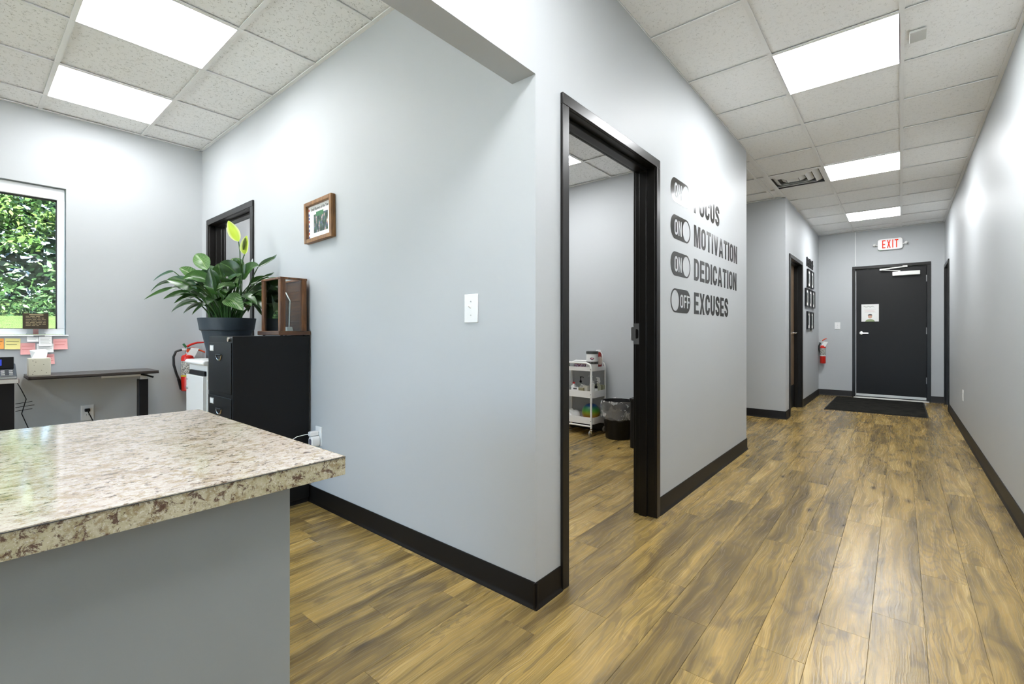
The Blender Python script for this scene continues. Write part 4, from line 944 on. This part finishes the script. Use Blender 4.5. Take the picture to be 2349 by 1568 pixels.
def small_frame(y, z, w_, h_, label):
    r = thing('picture_frame', label, 'picture frame', (XH+.001, y+w_/2, z-h_/2), pi/2, 'black frames beside the brown door')
    m = MB(); e = .016
    m.box(-w_/2, -w_/2+e, -.024, 0, -h_/2, h_/2).box(w_/2-e, w_/2, -.024, 0, -h_/2, h_/2).box(-w_/2+e, w_/2-e, -.024, 0, -h_/2, -h_/2+e).box(-w_/2+e, w_/2-e, -.024, 0, h_/2-e, h_/2)
    m.build('frame_moulding', M_BLACK, r)
    MB().box(-w_/2+e, w_/2-e, -.012, -.002, -h_/2+e, h_/2-e).build('print', M_PAPER, r)
    MB().box(-w_*.22, w_*.22, -.0135, -.0122, -h_*.28, h_*.28).build('portrait', M_PRINTP, r)
for (y, z), lb in zip(((8.235, 2.036), (8.565, 2.036), (8.05, 1.735), (8.375, 1.735), (8.70, 1.735), (8.20, 1.395), (8.535, 1.395)),
    ('black frame by the brown door, top row, nearer the door', 'black frame by the brown door, top row, nearer the corner', 'black frame by the brown door, middle row, nearest the door', 'black frame by the brown door, centre of the middle row',
     'black frame by the brown door, middle row, nearest the corner', 'black frame by the brown door, bottom row, nearer the door', 'black frame by the brown door, bottom row, nearer the corner')):
    small_frame(y, z, .265, .272, lb)
cu_ = thing('wall_letters', 'black cut-out lettering above the small black frames', 'wall sign', (XH+.001, 8.51, 2.145), pi/2)
for i in range(7):
    x_ = -.31+.092*i; MB().box(x_, x_+.034, -.016, 0, -.070+.01*(i % 2), .068-.012*(i % 3)).box(x_+.034, x_+.068, -.016, 0, -.070+.05*((i+1) % 2), -.045+.05*((i+1) % 2)).build('letter', M_BLACK, cu_, bevel=.001)

# ================================================================== TREATMENT ROOM: trolley and its load
TY0, TY1, TX0, TX1 = 4.205, 4.495, -2.90, -2.435
tr = thing('utility_cart', 'white three-tier metal utility cart on castors seen through the near doorway', 'cart', (-2.6675, 4.35, 0))
hx, hy = .2325, .145
def tray(zt, zb):
    o_ = rrect(2*hx-.006, 2*hy-.006, .035, 6); i_ = rrect(2*hx-.012, 2*hy-.012, .032, 6); n = len(o_)
    vs = [(x, y, zb) for x, y in o_]+[(x, y, zt) for x, y in o_]+[(x, y, zt) for x, y in i_]+[(x, y, zb+.003) for x, y in i_]; fs = [tuple(range(n))[::-1]]
    for k in range(3): fs += [(k*n+i, k*n+(i+1) % n, (k+1)*n+(i+1) % n, (k+1)*n+i) for i in range(n)]
    fs.append(tuple(range(3*n, 4*n)))
    return MB().add(vs, fs).build('tray', M_WMETAL, tr)
for zt, zb in ((.713, .671), (.463, .393), (.190, .120)): tray(zt, zb)
for sy in (-1, 1):
    y = sy*(hy+.002); zt = .755
    pts = [(-hx+.02, y, .078), (-hx+.02, y, .70), (-hx+.035, y, .74), (-hx+.075, y, zt), (hx-.075, y, zt), (hx-.035, y, .74), (hx-.02, y, .70), (hx-.02, y, .078)]
    MB().tube(pts, .0105, 10).build('side_frame', M_WMETAL, tr)
    MB().tube([(-hx+.02, y, .099), (hx-.02, y, .099)], .009, 8).build('lower_bar', M_WMETAL, tr)
    for sx in (-1, 1):
        x = sx*(hx-.02)
        cs = MB().lathe([(.009, .062), (.009, .078)], (x, y, 0), 12).box(x-.014, x+.014, y-.012, y+.012, .028, .064).build('castor', M_CHROME, tr, bevel=.003)
        MB().lathe([(.022, -.010), (.027, -.006), (.027, .006), (.022, .010)], (y*0+x-.012, y, .0275), 20, 'X').xf(Matrix.Identity(4)).build('wheel', M_STEEL, cs)
        for z in (.69, .43, .155): MB().lathe([(.004, 0), (.004, .003)], (x, y-.0125 if sy < 0 else y+.0095, z), 8, 'Y').build('bolt', M_BLACK, tr)
def obj1(name, label, cat, loc, group=None): return thing(name, label, cat, loc, 0, group)
can = obj1('wipes_canister', 'white wipes canister with dark lid on the cart\'s top tray', 'canister', (-2.490, 4.285, .6745))
MB().lathe([(.060, 0), (.062, .004), (.062, .172), (.058, .176)], n=32).build('canister_body', M_WHITE, can)
MB().lathe([(.0645, .176), (.0645, .200), (.058, .205)], n=32).build('lid', mat('dark_grey_lid', (.06, .065, .062), .4), can)
MB().lathe([(.0626, .070), (.0626, .096)], n=32).build('label_band', mat('charcoal_label', (.05, .048, .042), .5), can)
def on_cyl(pts, R, z0, a0, m, name, parent, th=.0006):
    mb = MB(); n = len(pts); vs = []
    for rr_ in (R, R+th):
        for x, z in pts: a_ = a0+x/R; vs.append((rr_*cos(a_), rr_*sin(a_), z0+z))
    mb.add(vs, [tuple(range(n))[::-1], tuple(range(n, 2*n))]+[(i, (i+1) % n, n+(i+1) % n, n+i) for i in range(n)]); return mb.build(name, m, parent)
A0 = radians(-62)
on_cyl([(-.024, 0), (-.018, .005), (-.008, .013), (0, .016), (.008, .013), (.018, .005), (.024, 0), (.018, -.005), (.008, -.013), (0, -.016), (-.008, -.013), (-.018, -.005)], .0622, .128, A0, mat('logo_navy', (.045, .02, .05), .4), 'emblem', can)
on_cyl([(-.014, -.004), (.014, -.004), (.014, .004), (-.014, .004)], .0629, .128, A0, mat('logo_rose', (.55, .15, .22), .4), 'emblem', can)
on_cyl([(-.018, -.002), (.020, -.002), (.020, .003), (-.018, .003)], .0627, .083, A0, M_WHITE, 'writing', can)
for z in (.050, .038, .026): on_cyl([(-.03, 0), (.03, 0), (.03, .002), (-.03, .002)], .0622, z, A0, M_INKL, 'writing', can)
rb = obj1('massage_bottle', 'dark red bottle with white cap and oval handle behind the wipes canister', 'bottle', (-2.484, 4.402, .6745))
MB().lathe([(.036, 0), (.038, .006), (.036, .15), (.030, .185), (.026, .19)], n=24).build('bottle_body', mat('dark_red_plastic', (.30, .018, .012), .3), rb)
MB().lathe([(.026, .19), (.027, .206), (.020, .212)], n=20).build('cap', M_WHITE, rb)
on_cyl(rrect(.040, .088, .0195, 6), .0385, .100, radians(-38), mat('pinkish_white', (.68, .55, .48), .5), 'oval_panel', rb, .004)
MB().tube([(.022, 0, .200), (.045, .0, .17), (.052, 0, .10), (.048, 0, .04)], .0045, 8).build('loop_handle', M_WHITE, rb)
# boxed packs along the front of the top tray
M_PACK = mat('printed_pack', (.3, .3, .3), .5); t = NT(M_PACK)
t.link(t.ramp(t.noise(t.mapping(t.obj(), (110, 60, 70)), 1., 2.), [(.35, (.05, .03, .08)), (.44, (.35, .06, .10)), (.50, (.70, .68, .70)), (.56, (.10, .10, .28)), (.63, (.65, .63, .62))], 'CONSTANT'), t.b.inputs['Base Color'])
for x0, x1, m_, lb, h_ in ((-2.865, -2.745, mat('green_pack', (.06, .20, .08), .5), 'green printed pack on the cart\'s top tray', .070), (-2.735, -2.680, mat('pale_grey_pack', (.5, .52, .54), .5), 'pale grey pack beside the green one on the cart', .066),
                       (-2.672, -2.565, M_PACK, 'many-coloured printed pack at the cart\'s front edge', .072)):
    p_ = MB().box(-(x1-x0)/2, (x1-x0)/2, -.03, .03, 0, h_).build('printed_pack', m_, None, bevel=.002); tag(p_, lb, 'pack', 'packs on the cart top'); p_.location = ((x0+x1)/2, 4.255, .6745)
def tubecap(name, label, cat, loc, prof, m_, capprof=None, capm=None, pump=None, pm_=None, extra=None):
    r = obj1(name, label, cat, loc); MB().lathe(prof, n=20).build('bottle_body', m_, r)
    if capprof: MB().lathe(capprof, n=16).build('cap', capm, r)
    if pump:
        z, s_ = pump; MB().lathe([(.011*s_, z), (.012*s_, z+.016*s_), (.005, z+.024*s_), (.004, z+.05*s_), (.008, z+.052*s_), (.008, z+.060*s_)], n=14).tube([(0, 0, z+.057*s_), (.030*s_, 0, z+.057*s_), (.034*s_, 0, z+.050*s_)] if not extra else [(0, 0, z+.057*s_), (-.034*s_, 0, z+.057*s_), (-.038*s_, 0, z+.048*s_)], .0035, 6).build('pump', pm_, r)
    return r
zc = .3965
b1_ = tubecap('bottle', 'small white bottle with red cap and black print on the middle tray', 'bottle', (-2.712, 4.275, zc+.005), [(.030, 0), (.031, .003), (.031, .090), (.014, .112), (.013, .120)], M_WHITE, [(.014, .1205), (.014, .138), (.011, .139)], mat('red_cap', (.45, .03, .03), .4))
MB().lathe([(.0315, .080), (.0315, .086)], n=20).build('label_band', M_INK, b1_)
on_cyl([(-.012, 0), (.012, 0), (.012, .012), (-.012, .012)], .0313, .062, radians(-60), M_INK, 'writing', b1_)
tubecap('pump_bottle', 'grey-green bottle with black pump on the middle tray', 'bottle', (-2.690, 4.38, zc+.001), [(.028, 0), (.029, .003), (.029, .115), (.018, .128)], mat('frosted_grey', (.30, .33, .30), .4), None, None, (.128, 1.1), M_BLACK)
tubecap('pump_bottle', 'tall cream pump dispenser behind the cart post', 'bottle', (-2.535, 4.36, zc+.001), [(.026, 0), (.026, .125), (.012, .135)], M_WMETAL, None, None, (.135, 1.3), M_WMETAL, extra=1)
tubecap('lotion_bottle', 'small white bottle with black pump at the cart\'s right', 'bottle', (-2.463, 4.318, zc+.001), [(.017, 0), (.018, .002), (.018, .080), (.012, .088)], M_WHITE, [(.016, .0885), (.015, .112), (.010, .114)], M_BLACK, (.1145, .75), M_BLACK)
sb = obj1('spray_bottle', 'white trigger spray bottle standing at the cart\'s right rear', 'bottle', (-2.478, 4.39, zc+.001))
MB().lathe([(.028, 0), (.028, .10), (.013, .135)], n=18).build('bottle_body', mat('cream_bottle', (.55, .55, .40), .5), sb)
MB().prism([(-.018, .136), (.014, .136), (.022, .150), (.010, .195), (-.020, .200), (-.022, .188), (-.008, .182)], -.011, .011, 'Y').build('trigger_head', M_WHITE, sb, bevel=.003)
gb = MB().box(-.052, .052, -.022, .022, 0, .112).build('carton', mat('pale_green_carton', (.42, .43, .27), .6), None, bevel=.002); tag(gb, 'pale green carton at the right end of the middle tray', 'carton'); gb.location = (-2.499, 4.458, zc+.001)
gb2 = MB().box(-.026, .026, -.025, .025, 0, .110).build('carton', mat('beige_carton', (.50, .48, .40), .6), None, bevel=.002); tag(gb2, 'small beige cube carton left of the cart post', 'carton'); gb2.location = (-2.560, 4.285, zc+.001)
wbx = obj1('small_box', 'flat white box with black label at the front of the middle tray', 'box', (-2.672, 4.2345, zc+.035))
MB().box(-.045, .045, -.0005, .010, -.034, .058).build('box', M_WHITE, wbx, bevel=.001); MB().box(-.020, .024, -.0015, -.0006, .036, .050).build('label', M_INK, wbx)
yb_ = MB().box(-.030, .030, -.012, .012, 0, .092).build('small_box', mat('ochre_grey_pack', (.30, .27, .16), .5), None, bevel=.002); tag(yb_, 'ochre and grey pack in front of the crumpled bag', 'box'); yb_.location = (-2.598, 4.243, zc+.001)
# crumpled bag
pb = bmesh.new(); bmesh.ops.create_icosphere(pb, subdivisions=3, radius=.045)
r3 = random.Random(8)
for v_ in pb.verts: v_.co *= 1+r3.uniform(-.18, .16); v_.co.z = max(v_.co.z, -.030)
me = bpy.data.meshes.new('plastic_bag'); pb.to_mesh(me); pb.free(); me.materials.append(mat('milky_film', (.50, .50, .46), .25)); ob = bpy.data.objects.new('plastic_bag', me); COL.objects.link(ob)
ob.location = (-2.622, 4.325, zc+.070); ob.scale = (1, .8, 1.15); tag(ob, 'crumpled translucent plastic bag between the pump bottles', 'bag')
pk = MB().prism([(-.028, 0), (.030, 0), (.010, .045)], -.0006, .0006, 'Y').build('paper_slip', M_PAPER); tag(pk, 'white folded paper slip at the cart\'s right post', 'paper'); pk.location = (-2.472, 4.225, zc+.034); pk.rotation_euler = (radians(-12), 0, 0)
# ball
M_BALL = mat('rainbow_ball', (.2, .4, .1), .35); t = NT(M_BALL); sp_ = t.new('ShaderNodeSeparateXYZ'); t.link(t.obj(), sp_.inputs[0])
q_ = t.math('ADD', t.math('MULTIPLY', sp_.outputs[2], 5.1), .5)
t.link(t.ramp(q_, [(.12, (.30, .06, .02)), (.30, (.36, .14, .02)), (.48, (.24, .27, .015)), (.64, (.06, .26, .03)), (.80, (.015, .16, .08)), (.90, (.01, .05, .20))]), t.b.inputs['Base Color'])
bl = MB().sphere((0, 0, 0), .097, 32).build('ball', M_BALL); tag(bl, 'rainbow-coloured play ball on the cart\'s bottom tray', 'ball'); bl.location = (-2.543, 4.350, .2210)
# towels
tw = obj1('towel', 'white folded cloth heaped at the left of the bottom tray', 'towel', (-2.762, 4.32, .1235))
for i in range(4):
    pts = [(-.085, -.06+.03*i, .10-.008*i), (-.03, -.055+.03*i, .095), (.03, -.06+.03*i, .055), (.075, -.07+.03*i, .022)]
    MB().tube(pts, .02, 8, rs=[.014, .020, .019, .012]).build('fold', M_PAPER, tw)
MB().sphere((.03, .03, .055), .05, 14, (1.1, .9, 1.0)).build('fold', M_PAPER, tw)
# trash can
tc = thing('waste_bin', 'round black waste bin with clear liner folded over the rim', 'bin', (-2.215, 4.325, 0))
MB().lathe([(.118, 0), (.122, .005), (.163, .372), (.166, .380), (.160, .380), (.156, .370), (.116, .012), (.02, .011)], n=40).build('bin_body', M_BLACK, tc)
lb = MB(); n = 64; prof = [(.150, .20), (.158, .36), (.169, .388), (.172, .378), (.1745, .33), (.174, .27), (.172, .215)]; r4 = random.Random(4)
ph_ = [r4.uniform(0, 6.28) for _ in range(6)]
vs = []
for j, (r_, z_) in enumerate(prof):
    for i in range(n):
        a_ = 2*pi*i/n; wv_ = .006*sin(5*a_+ph_[0]+j*.7)+.004*sin(11*a_+ph_[1]-j)+.0025*sin(23*a_+ph_[2]+2*j)
        rr_ = r_+max(-.001, wv_ if j > 2 else wv_*.3); zz = z_+(.018*sin(3*a_+ph_[3])+.008*sin(8*a_+ph_[4]) if j >= 5 else .004*sin(9*a_+j))
        vs.append((rr_*cos(a_), rr_*sin(a_), zz))
lb.add(vs, [(j*n+i, j*n+(i+1) % n, (j+1)*n+(i+1) % n, (j+1)*n+i) for j in range(len(prof)-1) for i in range(n)]); lb.build('liner', M_BAG, tc, fixn=False, label='clear crinkled plastic liner')
bb = thing('storage_bin', 'narrow black bin partly hidden behind the near door frame', 'bin', (-1.845, 4.12, 0))
MB().prism(rrect(.20, .20, .03, 5), 0, .43, 'Z').build('bin_body', M_BLACK, bb, bevel=.004); MB().prism(rrect(.212, .212, .033, 5), .4305, .46, 'Z').build('lid', M_BLACK, bb, bevel=.006)

# ================================================================== OUTSIDE: lawn and trees
M_LAWN = mat('lawn', (.12, .25, .03), .9, spec=.1); t = NT(M_LAWN); P = t.pos()
t.link(t.ramp(t.noise(P, 14, 5., .7), [(.35, (.030, .048, .014)), (.65, (.060, .090, .028))]), t.b.inputs['Base Color']); t.bump(t.noise(P, 60, 3.), .8, .05)
lw = MB(); nx, ny = 26, 18; hgt = []
for i in range(nx+1):
    for j in range(ny+1):
        x = -5.4-18*i/nx; y = -13+26*j/ny; z = -.3 if x > -6 else -.3+1.66*min(1, (-6-x)/6)**1.0+max(0, (-12-x))*.08
        lw.v.append((x, y, z+.03*sin(x*2.1+y)+.02*sin(y*3.)))
for i in range(nx):
    for j in range(ny): k = i*(ny+1)+j; lw.f.append((k, k+1, k+ny+2, k+ny+1))
struct('bounce_pavement', MB().box(-7, 9, -22, YB-.15, -.35, -.02), mat('bounce_concrete', (.70, .69, .66), .8))  # unseen pale slab, added to bounce sunlight through the shopfront onto the ceilings
o = lw.build('lawn', M_LAWN); o['kind'] = 'structure'
struct('ground', MB().box(-40, 25, -30, 25, -.5, -.35), M_LAWN)
def leafm(name, c1, c2):
    m = mat(name, c1, .45, spec=.35); t = NT(m); oi = t.new('ShaderNodeNewGeometry')
    t.link(t.ramp(oi.outputs['Random Per Island'], [(0, c1), (1, c2)]), t.b.inputs['Base Color'])
    return m
M_FOL = [leafm('foliage_mid', (.013, .038, .008), (.070, .13, .026)), leafm('foliage_deep', (.009, .027, .008), (.036, .078, .022)), leafm('foliage_lime', (.018, .050, .010), (.09, .15, .032))]
M_BARK = mat('bark', (.035, .028, .02), .9)
def leaf_quad(mb, c, s_, rng):
    d = Vector((rng.gauss(0, 1), rng.gauss(0, 1), rng.gauss(0, .6))).normalized(); u = d.cross(Vector((rng.gauss(0, 1), rng.gauss(0, 1), rng.gauss(0, 1)))).normalized()
    a = c-d*s_; b = c+d*s_; mb.add([a, c+u*s_*.42, b, c-u*s_*.42], [(0, 1, 2, 3)])
def tree(loc, H, R, m_, label, seed, clusters=60, per=95, lo=.05):
    rng = random.Random(seed); r = thing('tree', label, 'tree', loc, 0, 'trees beyond the lawn')
    MB().tube([(0, 0, -.5), (.05, .04, H*.3), (-.04, .1, H*.6), (.02, 0, H*.85)], .12, 10, rs=[.09, .07, .05, .02]).build('trunk', M_BARK, r)
    fo = MB()
    for _ in range(clusters):
        while True:
            q = Vector((rng.uniform(-1, 1), rng.uniform(-1, 1), rng.uniform(-1, 1)))
            if .35 < q.length < 1: break
        cc = Vector((q.x*R, q.y*R, H*(.5+lo)+q.z*H*.5)); cr_ = rng.uniform(.28, .5)*R*.62
        for _ in range(per):
            g = Vector((rng.gauss(0, 1), rng.gauss(0, 1), rng.gauss(0, 1))).normalized()*cr_*rng.uniform(.55, 1.05); g.z *= .7
            leaf_quad(fo, cc+g, rng.uniform(.055, .095), rng)
    fo.build('foliage', m_, r, fixn=False)
for i, (x, y, z, H, R, mi, lb_) in enumerate(((-13.4, -.35, 1.2, 4.6, 1.35, 0, 'bright leafy tree centred in the window view'), (-13.0, 2.75, 1.2, 4.4, 1.35, 1, 'deeper green tree at the right of the window view'),
        (-13.6, -3.4, 1.2, 4.6, 1.35, 2, 'lime green tree at the left of the window view'), (-16.8, 2.6, 1.4, 6.8, 1.9, 2, 'taller lime tree standing behind the bright leafy one'),
        (-16.8, -1.4, 1.4, 6.4, 1.9, 1, 'tall deep green tree behind the lime one'), (-16.8, 6.6, 1.4, 6.2, 2.1, 0, 'tall green tree far right beyond the lawn'), (-16.9, -5.6, 1.4, 6.0, 2.1, 0, 'tall green tree far left beyond the lawn'))):
    tree((x, y, z), H, R, M_FOL[mi], lb_, 40+i, 80 if i < 3 else 62, 110 if i < 3 else 90)
hg = MB(); rng = random.Random(77)
for _ in range(9000):
    leaf_quad(hg, Vector((-12.6+rng.uniform(-.5, .3), rng.uniform(-5, 6), 1.25+abs(rng.gauss(0, .42)))), rng.uniform(.04, .075), rng)
o = hg.build('undergrowth', M_FOL[1], None, fixn=False); tag(o, 'low leafy undergrowth along the far lawn edge', 'shrubs'); o['kind'] = 'stuff'
hw_ = MB(); rng = random.Random(78)
for _ in range(20000): leaf_quad(hw_, Vector((-20.6+rng.uniform(-.8, .8), rng.uniform(-9, 9), rng.uniform(1.4, 10))), rng.uniform(.16, .30), rng)
o = hw_.build('woodland', M_FOL[1], None, fixn=False); tag(o, 'dense dark woodland closing the view behind the trees', 'woodland'); o['kind'] = 'stuff'
